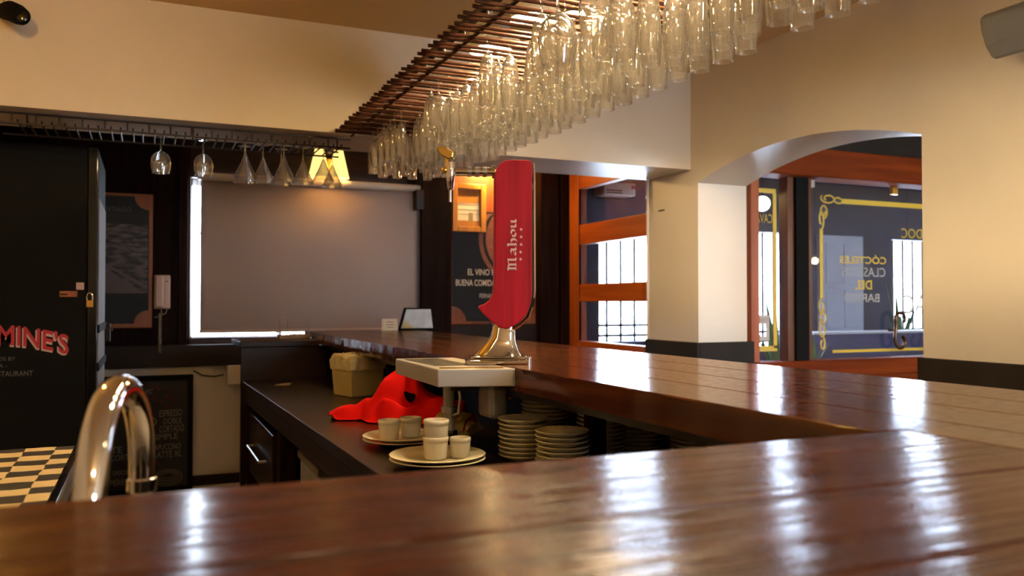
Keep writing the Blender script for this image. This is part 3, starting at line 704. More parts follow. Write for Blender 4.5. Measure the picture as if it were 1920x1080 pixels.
text('BUENA COMIDA', 2.225, 2.56, 1.405, 1.455, 6.153, 'poster_text', pr, bold=0.012)
text('FERNAND', 2.425, 2.57, 1.31, 1.345, 6.153, 'poster_text', pr)
pf = thing('framed_picture', 'small light wooden picture frame hung over the top of the wine poster', 'picture frame', (2.32, 6.15, 1.83))
x0, x1, z0, z1 = 2.178, 2.462, 1.828, 2.21
for q in ((x0, x0 + .045, 6.10, 6.15, z0, z1), (x1 - .045, x1, 6.10, 6.15, z0, z1), (x0 + .045, x1 - .045, 6.10, 6.15, z1 - .045, z1), (x0 + .045, x1 - .045, 6.10, 6.15, z0, z0 + .045)):
    part('frame_bar', 'frame_wood', pf, q, bevel=0.006)
part('print', 'paper', pf, (x0 + .045, x1 - .045, 6.135, 6.15, z0 + .045, z1 - .045)); part('print_band', 'frame_wood', pf, (x0 + .05, x1 - .05, 6.133, 6.135, 2.06, 2.16)); part('print_band', 'frame_wood', pf, (x0 + .05, x1 - .05, 6.133, 6.135, 1.875, 1.92))
part('print_line', 'print_ink', pf, (x0 + .05, x1 - .05, 6.132, 6.134, 2.045, 2.051), (x0 + .05, x1 - .05, 6.132, 6.134, 2.005, 2.009), (x0 + .05, x1 - .05, 6.132, 6.134, 1.97, 1.973), (2.325, 2.36, 6.131, 6.134, 1.915, 1.985))
pll = thing('picture_lamp', 'small brass picture lamp above the wooden frame', 'lamp', (2.52, 6.2, 2.40))
MB().tube([(2.52, 6.17, 2.40), (2.52, 6.10, 2.43), (2.52, 5.98, 2.42)], 0.008, 8).build('arm', 'brass', pll, world=True)
MB().tube([(2.42, 5.97, 2.42), (2.62, 5.97, 2.42)], 0.028, 12).build('hood', 'brass', pll, world=True, smooth=True)
MB().tube([(2.44, 5.985, 2.385), (2.60, 5.985, 2.385)], 0.012, 10).build('tube_bulb', 'picture_bulb', pll, world=True)

# ------------------------------------------------------------------ roller blind and sconce
rb = thing('roller_blind', 'beige fabric roller blind pulled down over the back window', 'blind', (1.1, 6.14, 1.06))
fm = MB(); NB = 40
fm.add([(0.338 + (1.91 - 0.338) * i / NB, 6.14 + 0.004 * math.sin(i * .5) * (1 - k), 1.066 + (2.14 - 1.066) * k) for k in (0, .5, 1) for i in range(NB + 1)],
       [(k*(NB+1)+i, k*(NB+1)+i+1, (k+1)*(NB+1)+i+1, (k+1)*(NB+1)+i) for k in range(2) for i in range(NB)])
fbm = fm.build('fabric', 'blind', rb, world=True, smooth=True)
so = fbm.modifiers.new('solid', 'SOLIDIFY'); so.thickness = 0.0015
part('bottom_bar', 'blind', rb, (0.335, 1.912, 6.132, 6.148, 1.060, 1.082), bevel=0.003)
MB().tube([(0.32, 6.13, 2.15), (1.93, 6.13, 2.15)], 0.028, 14).build('roller', 'plaster_white', rb, world=True, smooth=True)
part('bracket', 'dark_x', rb, (1.87, 1.93, 6.05, 6.18, 1.98, 2.13), bevel=0.003)
MB().tube([(0.318, 6.125, 2.14), (0.316, 6.125, 1.80), (0.318, 6.125, 1.45)], 0.002, 5).build('chain', 'cord', rb, world=True)
sn = thing('wall_lamp', 'double wall lamp with glowing cream shades above the blind', 'lamp', (1.22, 6.2, 2.2))
part('back_plate', 'brass', sn, (1.16, 1.28, 6.17, 6.2, 2.22, 2.34), bevel=0.005)
for cx_ in (1.145, 1.285):
    MB().tube([(1.22, 6.17, 2.25), (cx_, 6.12, 2.21), (cx_, 6.09, 2.23)], 0.006, 6).build('arm', 'brass', sn, world=True)
    MB().lathe([(0.078, 2.185), (0.030, 2.40)], 24, cx_, 6.09, cap0=False, cap1=False).build('shade', 'lamp_shade', sn, world=True, smooth=True)
    MB().sphere((cx_, 6.09, 2.27), 0.022).build('bulb', 'bulb_soft', sn, world=True, smooth=True)

# ------------------------------------------------------------------ beer tap
TX, TY = 0.909, 2.168
bt = thing('beer_tap', 'beer tap tower with red wooden body on a chrome pedestal', 'beer tap', (TX, TY, 1.10), math.radians(-19))
K = 660.0
def lp(px, py): return ((px - 930) / K, (683 - py) / K)
def rrect(hx, hy, r, n=5, cx_=0, cy_=0):
    P = []
    for sx, sy, a0 in ((1, 1, 0), (-1, 1, 90), (-1, -1, 180), (1, -1, 270)):
        for i in range(n + 1):
            a = math.radians(a0 + 90 * i / n); P.append((cx_ + sx * (hx - r) + r * math.cos(a), cy_ + sy * (hy - r) + r * math.sin(a)))
    return P
MB().prism(rrect(.092, .058, .014), 0.0, .0115, 'z').build('base_plate', 'chrome', bt, bevel=0.003)
MB().prism(rrect(.080, .048, .014), .0115, .022, 'z').build('base_step', 'chrome', bt, bevel=0.004)
MB().lathe([(0.009, 0.0), (0.009, 0.016), (0.006, 0.02)], 12, 0.082, -0.048).build('bolt', 'chrome', bt, smooth=True)
pd = MB(); rings = [(0.022, .066, .042, .000), (.030, .058, .037, .002), (.045, .048, .031, .006), (.062, .039, .027, .011), (.08, .034, .025, .015), (.10, .032, .024, .018), (.13, .032, .024, .018)]
V = []; F = []; ns = 24
for z, hx, hy, ox in rings:
    for q in rrect(hx, hy, min(hx, hy) * .75, 5, ox): V.append((q[0], q[1], z))
for j in range(len(rings) - 1):
    for i in range(ns): F.append((j*ns+i, j*ns+(i+1)%ns, (j+1)*ns+(i+1)%ns, (j+1)*ns+i))
pd.add(V, F).build('pedestal', 'chrome', bt, smooth=True)
MB().tube([(-.045, -.03, .024), (-.030, -.032, .045), (-.010, -.030, .075), (-.004, -.028, .11)], [.012, .010, .009, .008], 10).build('pedestal_rib', 'brass', bt, smooth=True)
out = [(924, 338), (926, 325), (932, 314), (942, 308), (955, 306), (985, 306), (992, 309), (993, 320), (993, 552), (990, 572), (983, 590), (972, 604), (958, 614), (945, 619), (930, 616), (916, 603), (902, 590), (894, 580), (896, 576), (906, 573), (915, 566), (921, 553), (923, 530)]
MB().prism([lp(*p) for p in out], -0.036, 0.034).build('wood_body', 'red_wood', bt, bevel=0.004, seg=3)
band = [(986, 308), (995, 310), (996, 330), (997, 550), (994, 575), (986, 597), (970, 612), (955, 621), (945, 624)]
bm_ = MB(); V = []; F = []
bl = [lp(*p) for p in band]
for i, (x, z) in enumerate(bl):
    for dx, y in ((0, -.028), (.005, -.024), (.005, .026), (0, .03)): V.append((x + dx * (1 if i < 6 else .5), y, z - (dx if i >= 5 else 0)))
for i in range(len(bl) - 1):
    for k in range(4): F.append((i*4+k, i*4+(k+1)%4, (i+1)*4+(k+1)%4, (i+1)*4+k))
bm_.add(V, F).build('chrome_spine', 'chrome', bt, smooth=True)
az = lp(0, 326)[1]
MB().tube([(-.01, 0, az), (-.118, 0, az)], .0125, 18).build('arm', 'chrome', bt, smooth=True)
for a in (-.03, -.052, -.074): MB().tube([(a, 0, az), (a - .012, 0, az)], .0145, 18).build('collar', 'steel', bt, smooth=True)
MB().tube([(-.008, 0, az), (-.016, 0, az)], .019, 18).build('flange', 'chrome', bt, smooth=True)
nx = lp(842, 0)[0]
MB().lathe([(.004, lp(0, 306)[1]), (.012, lp(0, 309)[1]), (.0135, lp(0, 322)[1]), (.0135, lp(0, 333)[1]), (.0125, lp(0, 336)[1]), (.0085, lp(0, 358)[1]), (.0045, lp(0, 361)[1]), (.0045, lp(0, 383)[1])], 20, nx).build('nozzle', 'chrome', bt, smooth=True)
MB().sphere((nx - .016, 0, az + .004), .011).build('valve', 'brass', bt, smooth=True)
MB().tube([(nx - .012, 0, lp(0, 318)[1]), (nx - .010, 0, lp(0, 300)[1])], .005, 10).build('lever', 'brass', bt, smooth=True)
hb = [lp(*p) for p in ((816, 284), (822, 279), (836, 283), (848, 290), (846, 301), (838, 304), (824, 296))]
MB().prism(hb, -.008, .008).build('handle', 'brass', bt, bevel=0.003)
# pen-drawn lettering reading upwards
def nib(P, strokes, u0, v0, s_, a=0.13, thick=(0.085, 0.075)):
    for st in strokes:
        for (p, q) in zip(st[:-1], st[1:]):
            nx_, ny_ = thick
            quad = [(p[0]-nx_, p[1]-ny_), (p[0]+nx_, p[1]+ny_), (q[0]+nx_, q[1]+ny_), (q[0]-nx_, q[1]-ny_)]
            P.append([(u0 + s_ * u, v0 + s_ * v) for u, v in quad])
G = {
 'M': ([[(.12,.05),(.12,1.12),(.0,1.25)], [(.12,1.2),(.42,1.05),(.42,.05)], [(.42,1.1),(.80,1.2),(.80,.1),(.95,.0)], [(.0,.05),(.24,.05)], [(.32,.05),(.54,.05)]], 1.12),
 'a': ([[(.05,.65),(.25,.80),(.48,.70),(.48,.12),(.62,.02)], [(.48,.42),(.20,.36),(.06,.20),(.2,.04),(.46,.14)]], .76),
 'h': ([[(.0,1.28),(.12,1.18),(.12,.05)], [(.12,.58),(.36,.76),(.52,.60),(.52,.12),(.40,-.12)], [(.02,.03),(.24,.03)]], .72),
 'o': ([[(.28,.78),(.06,.60),(.06,.22),(.28,.02),(.52,.20),(.52,.60),(.28,.78)]], .68),
 'u': ([[(.0,.72),(.12,.76),(.12,.16),(.28,.02),(.50,.14)], [(.42,.72),(.52,.78),(.52,.12),(.66,.0)]], .76)}
polys = []; u = 0
for ch in 'Mahou':
    g, adv = G[ch]; nib(polys, g, u, 0, 1.0); u += adv
sc_u = (512 - 417) / K / u
tm = MB()
for q in polys:
    n0 = len(tm.v)
    for (a, b_) in q:
        x = lp(963, 0)[0] - b_ * 0.0195; z = lp(0, 510)[1] + a * sc_u
        tm.v.append((x, -.0375, z))
    tm.f.append((n0, n0 + 1, n0 + 2, n0 + 3))
tm.build('lettering', 'silver_letter', bt)
for py in (435, 449, 463, 477, 490):
    cx_, cz_ = lp(972 if py < 470 else 971, py)
    P = []
    for i in range(10):
        r_ = .0052 if i % 2 == 0 else .0022; a = math.pi + i * math.pi / 5
        P.append((cx_ + r_ * math.cos(a), cz_ + r_ * math.sin(a)))
    MB().prism(P, -.0375, -.0362).build('star', 'silver_letter', bt)

# drip tray and the plumbing beneath
dt = thing('drip_tray', 'brushed steel drip tray on the bar edge in front of the beer tap', 'tray', (0.80, 2.25, 1.05))
MB().prism([(0.690, 2.045), (0.884, 1.985), (0.905, 2.47), (0.703, 2.49)], 1.052, 1.0985, 'z').build('pan', 'tray_steel', dt, world=True, bevel=0.003)
for k in range(14):
    y = 2.15 + k * 0.022
    part('slot', 'black_matte', dt, (0.715, 0.825, y, y + .007, 1.0987, 1.0992))
MB().prism([(0.70, 2.06), (0.86, 2.01), (0.865, 2.03), (0.705, 2.08)], 1.0985, 1.1005, 'z').build('lip', 'brass', dt, world=True, bevel=0.0006)
tl_ = thing('tap_pipe', 'grey drain pipe with a black coupler under the drip tray', 'pipe', (0.80, 2.25, 0.86))
MB().tube([(0.80, 2.27, 1.052), (0.80, 2.27, 0.97), (0.803, 2.265, 0.90)], [.017, .016, .012], 14).build('pipe', 'steel_dull', tl_, world=True, smooth=True)
MB().tube([(0.815, 2.24, 1.05), (0.822, 2.235, 1.0), (0.815, 2.23, 0.955), (0.80, 2.24, 0.95)], .004, 8).build('hose', 'steel', tl_, world=True, smooth=True)
MB().lathe([(.018, .905), (.02, .90), (.02, .868), (.014, .852)], 14, 0.803, 2.262).build('coupler', 'black_gloss', tl_, world=True, smooth=True)
MB().lathe([(.023, .955), (.023, .972)], 14, 0.80, 2.27).build('clamp', 'steel', tl_, world=True, smooth=True)
cbx = thing('control_box', 'grey metal box hanging under the bar beside the drain pipe', 'box', (0.90, 2.2, 0.95))
part('box_body', 'steel_dull', cbx, (0.875, 0.93, 2.14, 2.24, 0.945, 1.04), bevel=0.014); part('bracket', 'iron', cbx, (0.80, 0.95, 2.22, 2.26, 1.02, 1.05)); MB().tube([(0.93, 2.16, 1.0), (0.945, 2.15, 1.0)], .006, 8).build('screw', 'brass', cbx, world=True)

# ------------------------------------------------------------------ things on the work counter
Z = 0.852
# red cloth: draped heap
ca, sa = math.cos(-YAW), math.sin(-YAW)
def lerp_tab(T, a):
    if a <= T[0][0]: return T[0][1]
    for (p, h0), (q, h1) in zip(T[:-1], T[1:]):
        if a <= q:
            t = (a - p) / (q - p); t = t * t * (3 - 2 * t); return h0 + (h1 - h0) * t
    return T[-1][1]
RIDGE = [(-.25, .022), (-.21, .034), (-.16, .030), (-.10, .075), (-.04, .165), (.0, .172), (.06, .125), (.12, .100), (.18, .085), (.25, .06)]
LO = [(-.25, -.03), (-.20, -.05), (-.13, -.055), (-.08, -.12), (.0, -.15), (.20, -.15), (.25, -.10)]
HI = [(-.25, .04), (-.15, .06), (-.05, .11), (.1, .13), (.25, .11)]
def red_h(a, b_):
    lo, hi = lerp_tab(LO, a), lerp_tab(HI, a)
    t = (b_ / hi) if b_ > 0 else (b_ / lo)
    t = min(1, abs(t))
    bell = (1 - t * t) ** 1.5
    fold = (0.010 * math.sin(14 * a + 34 * b_ + 2 * math.sin(9 * a)) + 0.008 * math.sin(30 * a - 22 * b_)) * (1 - t ** 4) + 0.020 * (0.4 - abs(mnoise.noise(Vector((a * 11, b_ * 13, 4.2)))) * 2.0) * (1 - t ** 4) * lerp_tab([(-.25, .2), (-.1, .6), (0, 1)], a)
    roll = 0.034 * math.exp(-((b_ - lo * .80) / .020) ** 2) * lerp_tab([(-.06, 0), (-.03, 1), (.2, 1), (.25, .3)], a)
    crease = -0.034 * math.exp(-((b_ - lo * .55 - .10 * max(0, a)) / .018) ** 2) * lerp_tab([(-.10, 0), (-.03, 1), (.12, .8), (.2, .2)], a)
    tail = 0.020 * math.exp(-((b_ + .035) / .014) ** 2) * lerp_tab([(-.25, 1), (-.2, .8), (-.15, 0)], a)
    return max(0.004, lerp_tab(RIDGE, a) * bell + fold + roll + crease + tail)
rcx, rcy = 0.835, 2.93
rm = MB(); NA_, NB_ = 80, 56; V = []; F = []
for i in range(NA_ + 1):
    a = -.245 + .49 * i / NA_
    lo = lerp_tab(LO, a) + .006 * math.sin(a * 41); hi = lerp_tab(HI, a)
    for j in range(NB_ + 1):
        b_ = lo + (hi - lo) * j / NB_
        V.append((rcx + a * ca - b_ * sa, rcy + a * sa + b_ * ca, Z + red_h(a, b_)))
F = [(i*(NB_+1)+j, (i+1)*(NB_+1)+j, (i+1)*(NB_+1)+j+1, i*(NB_+1)+j+1) for i in range(NA_) for j in range(NB_)]
rc = thing('red_cloth', 'bright red cloth lying in a heap on the work counter', 'cloth', (rcx, rcy, Z))
ro = rm.add(V, F).build('fabric', 'red_cloth', rc, world=True, smooth=True, angle=3.1)
sm = ro.modifiers.new('solid', 'SOLIDIFY'); sm.thickness = 0.003
# dark oval patch following the front slope
def rpt(a, b_, lift=0.010):
    return (rcx + a * ca - b_ * sa, rcy + a * sa + b_ * ca - lift, Z + red_h(a, b_) + lift)
om = MB(); c_ = (.050, -.062); V = [rpt(*c_)]; n = 20
for k in (0.5, 1.0):
    for i in range(n): V.append(rpt(c_[0] + .021 * k * math.cos(2*math.pi*i/n), c_[1] + .0055 * k * math.sin(2*math.pi*i/n)))
F = [(0, 1 + i, 1 + (i+1) % n) for i in range(n)] + [(1 + i, 1 + n + i, 1 + n + (i+1) % n, 1 + (i+1) % n) for i in range(n)]
om.add(V, F).build('black_patch', 'black_matte', rc, world=True)
# yellowish tub with a bag inside
tb = thing('plastic_tub', 'yellowish plastic tub lined with a crumpled bag behind the red cloth', 'tub', (0.885, 3.76, Z), math.radians(18))
V = []; 
def sqr(h, z): return [(-h, -h, z), (h, -h, z), (h, h, z), (-h, h, z)]
MB().add(sqr(.078, 0) + sqr(.088, .155) + sqr(.084, .155) + sqr(.074, .004), [(0,1,2,3),(0,1,5,4),(1,2,6,5),(2,3,7,6),(3,0,4,7),(4,5,9,8),(5,6,10,9),(6,7,11,10),(7,4,8,11),(8,9,13,12),(9,10,14,13),(10,11,15,14),(11,8,12,15),(12,13,14,15)]).build('tub_body', 'tub_plastic', tb, bevel=0.004)
V = []; F = []; n = 40
for k, (hh, zz) in enumerate(((.0905, .118), (.092, .155), (.091, .172), (.082, .186), (.055, .176), (.02, .182))):
    for i in range(n):
        a = 2 * math.pi * i / n; c, s_ = math.cos(a), math.sin(a); q = hh / max(abs(c), abs(s_))
        jit = 0.012 * mnoise.noise(Vector((c * 3, s_ * 3, k * 1.3)))
        V.append((c * (q + jit * .4), s_ * (q + jit * .4), zz + jit * (1.6 if k > 1 else .5)))
F = [(k*n+i, k*n+(i+1)%n, (k+1)*n+(i+1)%n, (k+1)*n+i) for k in range(5) for i in range(n)] + [tuple(5*n+i for i in range(n))]
MB().add(V, F).build('bag_liner', 'tub_bag', tb)
# plates
def plate_mesh(r, name):
    o = MB().lathe([(r*.55, 0), (r*.62, .004), (r*.98, .014), (r, .0165), (r*.985, .018), (r*.62, .0085), (r*.55, .0065), (0.001, .006)], 40, cap0=True, cap1=False)
    return o
pm = plate_mesh(.128, 'p')
big0 = None
def plate(loc, r, label, group):
    key = 'plate_%d' % int(r * 1000)
    me = bpy.data.meshes.get(key)
    if me is None:
        o = plate_mesh(r, key).build('plate', 'plate_ceramic', smooth=True, angle=1.2); o.data.name = key
    else:
        o = bpy.data.objects.new('plate', me); col.objects.link(o)
    o.location = loc; o.rotation_euler = (0, 0, R.random() * 6)
    tag(o, label, 'plate', group)
    return o
FPX, FPY = 0.695, 2.06
BPX, BPY = 0.70, 2.40
plate((FPX, FPY, Z), .125, 'lower of the two wide plates nearest the camera, under the stacked ramekins', 'wide plates with ramekins')
plate((FPX, FPY, Z + .0105), .125, 'upper of the two wide plates nearest the camera, carrying three ramekins', 'wide plates with ramekins')
plate((BPX, BPY, Z), .118, 'lower of the two wide plates beside the red cloth', 'wide plates with ramekins')
plate((BPX, BPY, Z + .0105), .118, 'upper of the two wide plates beside the red cloth, carrying two ramekins', 'wide plates with ramekins')
rk = thing('ramekin', 'white ribbed ramekin at the left on the plate beside the red cloth', 'ramekin', (0, 0, 0), 0, 'white ramekins')
MB().lathe([(.026, 0), (.028, .003), (.031, .040), (.0315, .045), (.033, .046), (.0335, .056), (.0315, .0575), (.030, .055), (.028, .008), (.001, .006)], 56, cap1=False, rib=lambda i, j: (0.022 * (1 if i % 2 else -1) if j in (1, 2) else 0)).build('cup', 'ceramic', rk, smooth=True, angle=1.2)
zp = Z + .0105 + .0075
rk.location = (0.655, 2.385, zp)
dup(rk, (0.728, 2.41, zp), 0.3, 'white ribbed ramekin at the back on the plate beside the red cloth')
dup(rk, (0.683, 2.04, zp), 0.1, 'lower white ramekin of the stacked pair on the front plate')
dup(rk, (0.685, 2.042, zp + .043), 0.7, 'upper white ramekin of the stacked pair on the front plate')
dup(rk, (0.748, 2.035, zp), 0.9, 'single white ramekin to the right of the stacked pair on the front plate').scale = (.84, .84, .9)
# stacks of small plates
stacks = [((0.925, 2.025), .068, 9, 'front left stack under the bar'), ((0.957, 1.86), .068, 8, 'front right stack beside the wooden post'), ((1.075, 2.20), .07, 11, 'stack behind the front stacks'),
          ((1.16, 2.02), .068, 9, 'stack hidden behind the post'), ((1.29, 2.03), .075, 9, 'stack right of the wooden post'), ((1.36, 1.86), .07, 6, 'low stack furthest right under the bar'), ((1.40, 2.30), .07, 8, 'shadowed stack at the back right')]
for (x, y), r, n, nm in stacks:
    z = Z
    for k in range(n):
        lab = 'cream plate topmost in the ' + nm if k == n - 1 else 'cream plate %s from the top in the %s' % (['', 'second', 'third', 'fourth', 'fifth', 'sixth', 'seventh', 'eighth', 'ninth', 'tenth', 'eleventh'][n - 1 - k], nm)
        plate((x + R.uniform(-.003, .003), y + R.uniform(-.003, .003), z), r, lab, 'cream plates in the ' + nm)
        z += .0118
# yellow snack bag under the tap
sb = thing('snack_bag', 'crumpled yellow snack bag with a red label behind the drain pipe', 'bag', (0.87, 2.40, Z))
bm2 = MB().sphere((0, 0, .042), .065, 24, 14, (1.3, .7, .66))
bm2.xf(lambda x, y, z: (x + .02 * mnoise.noise(Vector((x * 25, y * 25, z * 25))), y + .012 * mnoise.noise(Vector((x * 22 + 5, y * 25, z * 25))), max(0, z + .016 * mnoise.noise(Vector((x * 25, y * 25 + 3, z * 28))))))
bm2.build('bag_body', 'snack_bag', sb)
MB().add([(.0, -.052, .03), (.055, -.040, .055), (.045, -.036, .085), (.01, -.05, .065)], [(0, 1, 2, 3)]).build('label_patch', 'red_label', sb)
nk = tag(MB().add([(0.60, 4.35, .8505), (0.67, 4.34, .8505), (0.69, 4.40, .853), (0.62, 4.42, .8505), (0.60, 4.35, .852), (0.67, 4.34, .852), (0.69, 4.40, .857), (0.62, 4.42, .852)], [(0,1,2,3),(4,5,6,7),(0,1,5,4),(1,2,6,5),(2,3,7,6),(3,0,4,7)]).build('paper_slip', 'print_ink'), 'small paper slip lying at the far end of the work counter', 'paper')

# ------------------------------------------------------------------ things on the bar
kh = thing('skewer_holder', 'low wooden tray with upright skewers at the far end of the bar', 'holder', (0.76, 4.95, 1.062))
part('tray', 'print_ink', kh, (0.70, 0.875, 4.90, 5.0, 1.062, 1.085), bevel=0.003)
for x in (0.705, 0.745, 0.862, 0.90 - .03): MB().tube([(x, 4.92, 1.062), (x + .001, 4.92, 1.178)], 0.0022 if x > .71 else .004, 6).build('skewer', 'cord', kh, world=True)
for k in range(5): part('sachet', 'paper', kh, (0.76 + .018 * k, 0.772 + .018 * k, 4.905, 4.95, 1.085, 1.09 + .002 * (k % 2)))
cd = thing('table_card', 'small cream card standing on the bar in front of the blind', 'card', (1.375, 5.0, 1.10))
MB().prism([(4.985, 1.10), (4.987, 1.10), (5.002, 1.168), (5.017, 1.10), (5.019, 1.10), (5.003, 1.172), (5.001, 1.172)], 1.325, 1.423, 'x').build('folded_card', 'paper', cd, world=True)
for k, (a, b_) in enumerate(((1.355, 1.395), (1.35, 1.40), (1.352, 1.398))): part('print_line', 'print_ink', cd, (a, b_, 4.988 + .0018 * k * 1.9, 4.992 + .0018 * k, 1.118 + .016 * k, 1.122 + .016 * k))
ms = thing('menu_stand', 'dark framed menu board leaning by the post at the end of the bar', 'menu stand', (1.53, 5.0, 1.10))
MB().prism([(1.435, 1.10), (1.68, 1.10), (1.66, 1.24), (1.475, 1.24)], 5.02, 5.035).build('frame', 'black_paint', ms, world=True)
MB().prism([(1.452, 1.112), (1.66, 1.112), (1.645, 1.23), (1.486, 1.23)], 5.016, 5.02).build('sheet', 'steel_dull', ms, world=True)
MB().prism([(1.452, 1.112), (1.54, 1.112), (1.468, 1.165)], 5.012, 5.016).build('corner_print', 'tub_plastic', ms, world=True)

# ------------------------------------------------------------------ hanging glasses
BOWL = 'solid_glass'
def glass(name, label, cat, group, prof_bowl, foot_r, stem, seg=28):
    """hangs upside down: foot at z=0, bowl downwards; wall about a millimetre thick"""
    g = thing(name, label, cat, (0, 0, 0), 0, group)
    MB().lathe([(.0050, -.004), (foot_r * .6, -.0022), (foot_r, .0), (foot_r, .0012), (foot_r * .5, .0022), (.002, .003)], seg).build('foot', 'solid_glass', g, smooth=True, angle=1.0)
    MB().lathe([(.0052, -.004), (.0040, -.014), (.0038, -stem * .6), (.0045, -stem + .004), (prof_bowl[0][0], prof_bowl[0][1])], 12).build('stem', 'solid_glass', g, smooth=True, angle=1.5)
    inner = [(max(.002, r - .0011), z - (.006 if i == 0 else .0)) for i, (r, z) in enumerate(prof_bowl)]
    rr_, zr_ = prof_bowl[-1]
    MB().lathe(prof_bowl[:-1] + [(rr_, zr_ + .002), (rr_ + .0005, zr_ + .001), (rr_ + .0005, zr_ - .0005), (rr_ - .0005, zr_ - .0012), (rr_ - .0016, zr_ - .0005), (rr_ - .0016, zr_ + .001)] + inner[::-1][1:], seg, cap0=True, cap1=True).build('bowl', BOWL, g, smooth=True, angle=1.2)
    return g
beer = glass('beer_glass', 'tall clear stemmed beer glass hanging upside down in the crowded overhead rack', 'glass', 'beer glasses in the overhead rack',
             [(.006, -.048), (.013, -.054), (.021, -.068), (.0265, -.092), (.0292, -.120), (.0298, -.145), (.0290, -.170), (.0272, -.195), (.0258, -.215)], .034, .048)
wine = glass('wine_glass', 'clear wine glass hanging upside down among the rows of the overhead rack', 'glass', 'wine glasses in the overhead rack',
             [(.006, -.070), (.016, -.076), (.028, -.090), (.036, -.110), (.0385, -.132), (.037, -.158), (.033, -.185), (.031, -.200)], .035, .070)
flute = glass('flute_glass', 'slim clear flute hanging upside down at the far end of the overhead rack', 'glass', 'flutes in the overhead rack',
             [(.005, -.075), (.012, -.085), (.019, -.105), (.0235, -.135), (.0245, -.165), (.0235, -.195), (.0215, -.222)], .031, .075)
ZR = 2.10; ZF = ZR + .0105
slots = [2.135 + 0.0975 * k for k in range(-9, 20)]
used = {}
def put(src, loc, rz):
    if src.name not in used: used[src.name] = 1; src.location = loc; src.rotation_euler = (0, 0, rz); return src
    return dup(src, loc, rz)
ORD = ['first', 'second', 'third', 'fourth', 'fifth', 'sixth', 'seventh', 'eighth', 'ninth', 'tenth', 'eleventh', 'twelfth', 'thirteenth', 'fourteenth', 'fifteenth', 'sixteenth', 'seventeenth', 'eighteenth', 'nineteenth', 'twentieth'] + ['twenty-' + q for q in ('first', 'second', 'third', 'fourth', 'fifth', 'sixth', 'seventh', 'eighth', 'ninth')]
for si, y in enumerate(slots):
    row = []
    for i in range(6):
        x = 0.985 + 0.0755 * i + R.uniform(-.004, .004)
        if i == 0 and R.random() < .35: continue
        if R.random() < .06: continue
        if y < 1.7 and i < 3: continue
        if abs(y - slots[16]) < .01 and i == 0: continue
        if y > 3.15: src = R.choice([wine, flute, flute, beer])
        elif i == 0: src = R.choice([wine, beer])
        else: src = beer
        if src is wine and R.random() < .3: src = beer
        yy = y + R.uniform(-.004, .004)
        g_ = put(src, (x, yy, ZF), R.random() * 6)
        row.append((x, g_, {'beer_glass': 'clear beer glass', 'wine_glass': 'clear wine glass', 'flute_glass': 'slim clear flute'}[src.name.split('.')[0]]))
    for m_i, (x, g_, k_) in enumerate(sorted(row, key=lambda q: -q[0])):
        g_['label'] = '%s %s from the right in the %s overhead rack row from the header' % (k_, ORD[m_i], ORD[len(slots) - 1 - si])
bal = glass('wine_glass', 'large round balloon wine glass hanging at the left edge of the overhead rack', 'glass', None,
            [(.006, -.075), (.02, -.082), (.038, -.100), (.049, -.125), (.0525, -.150), (.050, -.178), (.044, -.205), (.041, -.218)], .038, .075)
bal.location = (0.985, slots[7] , ZF)
# move any glass sitting in the same place out of the way
for o in list(bpy.data.objects):
    if o.parent is None and o is not bal and o.get('category') == 'glass' and (o.location - bal.location).length < .085:
        o.location.x = 0.905 if o.location.x < 0.985 else o.location.x
for o in [o for o in bpy.data.objects if o.parent is None and o is not bal and o.get('category') == 'glass' and (o.location - bal.location).length < .084]:
    for c in list(o.children): bpy.data.objects.remove(c)
    bpy.data.objects.remove(o)

# overhead rack
rk1 = thing('glass_rack', 'long overhead rack of rust-brown rods hung from the ceiling above the bar', 'glass rack', (1.18, 2.6, 2.1))
rod_me = None
for y in slots:
    for d in (-.019, .019):
        if rod_me is None:
            o = MB().tube([(-.355, 0, 0), (.345, 0, 0)], 0.0062, 8).build('rod', 'rust_rod', rk1, smooth=True); rod_me = o.data
        else:
            o = bpy.data.objects.new('rod', rod_me); col.objects.link(o); o.parent = rk1
        o.location = (R.uniform(-.006, .006), y + d - 2.6, 0)
for x in (0.905, 1.46):
    part('rail', 'iron', rk1, (x - .012, x + .012, 1.16, 4.13, 2.125, 2.15), bevel=0.002)
    MB().tube([(x + .03, 1.16, 2.108), (x + .03, 4.13, 2.108)], 0.006, 8).build('cross_rod', 'iron', rk1, world=True)
    for y in (1.4,):
        MB().tube([(x, y, 2.15), (x, y, 2.66)], 0.006, 8).build('hanger', 'iron', rk1, world=True)
for y in slots[::2]:
    for x in (0.905, 1.46):
        MB().tube([(x, y, 2.108), (x, y, 2.126)], 0.004, 6).build('clip', 'iron', rk1, world=True)
# lamp above the rack
rl = thing('rack_lamp', 'bright warm spotlight bar mounted above the overhead glass rack', 'lamp', (1.25, 2.5, 2.66))
part('ceiling_bar', 'white_paint', rl, (1.235, 1.265, 1.35, 3.15, 2.63, 2.66), bevel=0.004)
for y in (1.45, 1.85, 2.25, 2.65, 3.05):
    MB().tube([(1.25, y, 2.63), (1.25, y, 2.41)], .008, 8).build('stem', 'white_paint', rl, world=True)
    MB().lathe([(.085, 2.272), (.084, 2.345), (.065, 2.39), (.03, 2.415), (.012, 2.42)], 20, 1.25, y, cap0=False).build('lamp_head', 'white_paint', rl, world=True, smooth=True)
    MB().sphere((1.25, y, 2.325), .068).build('bulb', 'rack_bulb', rl, world=True, smooth=True)
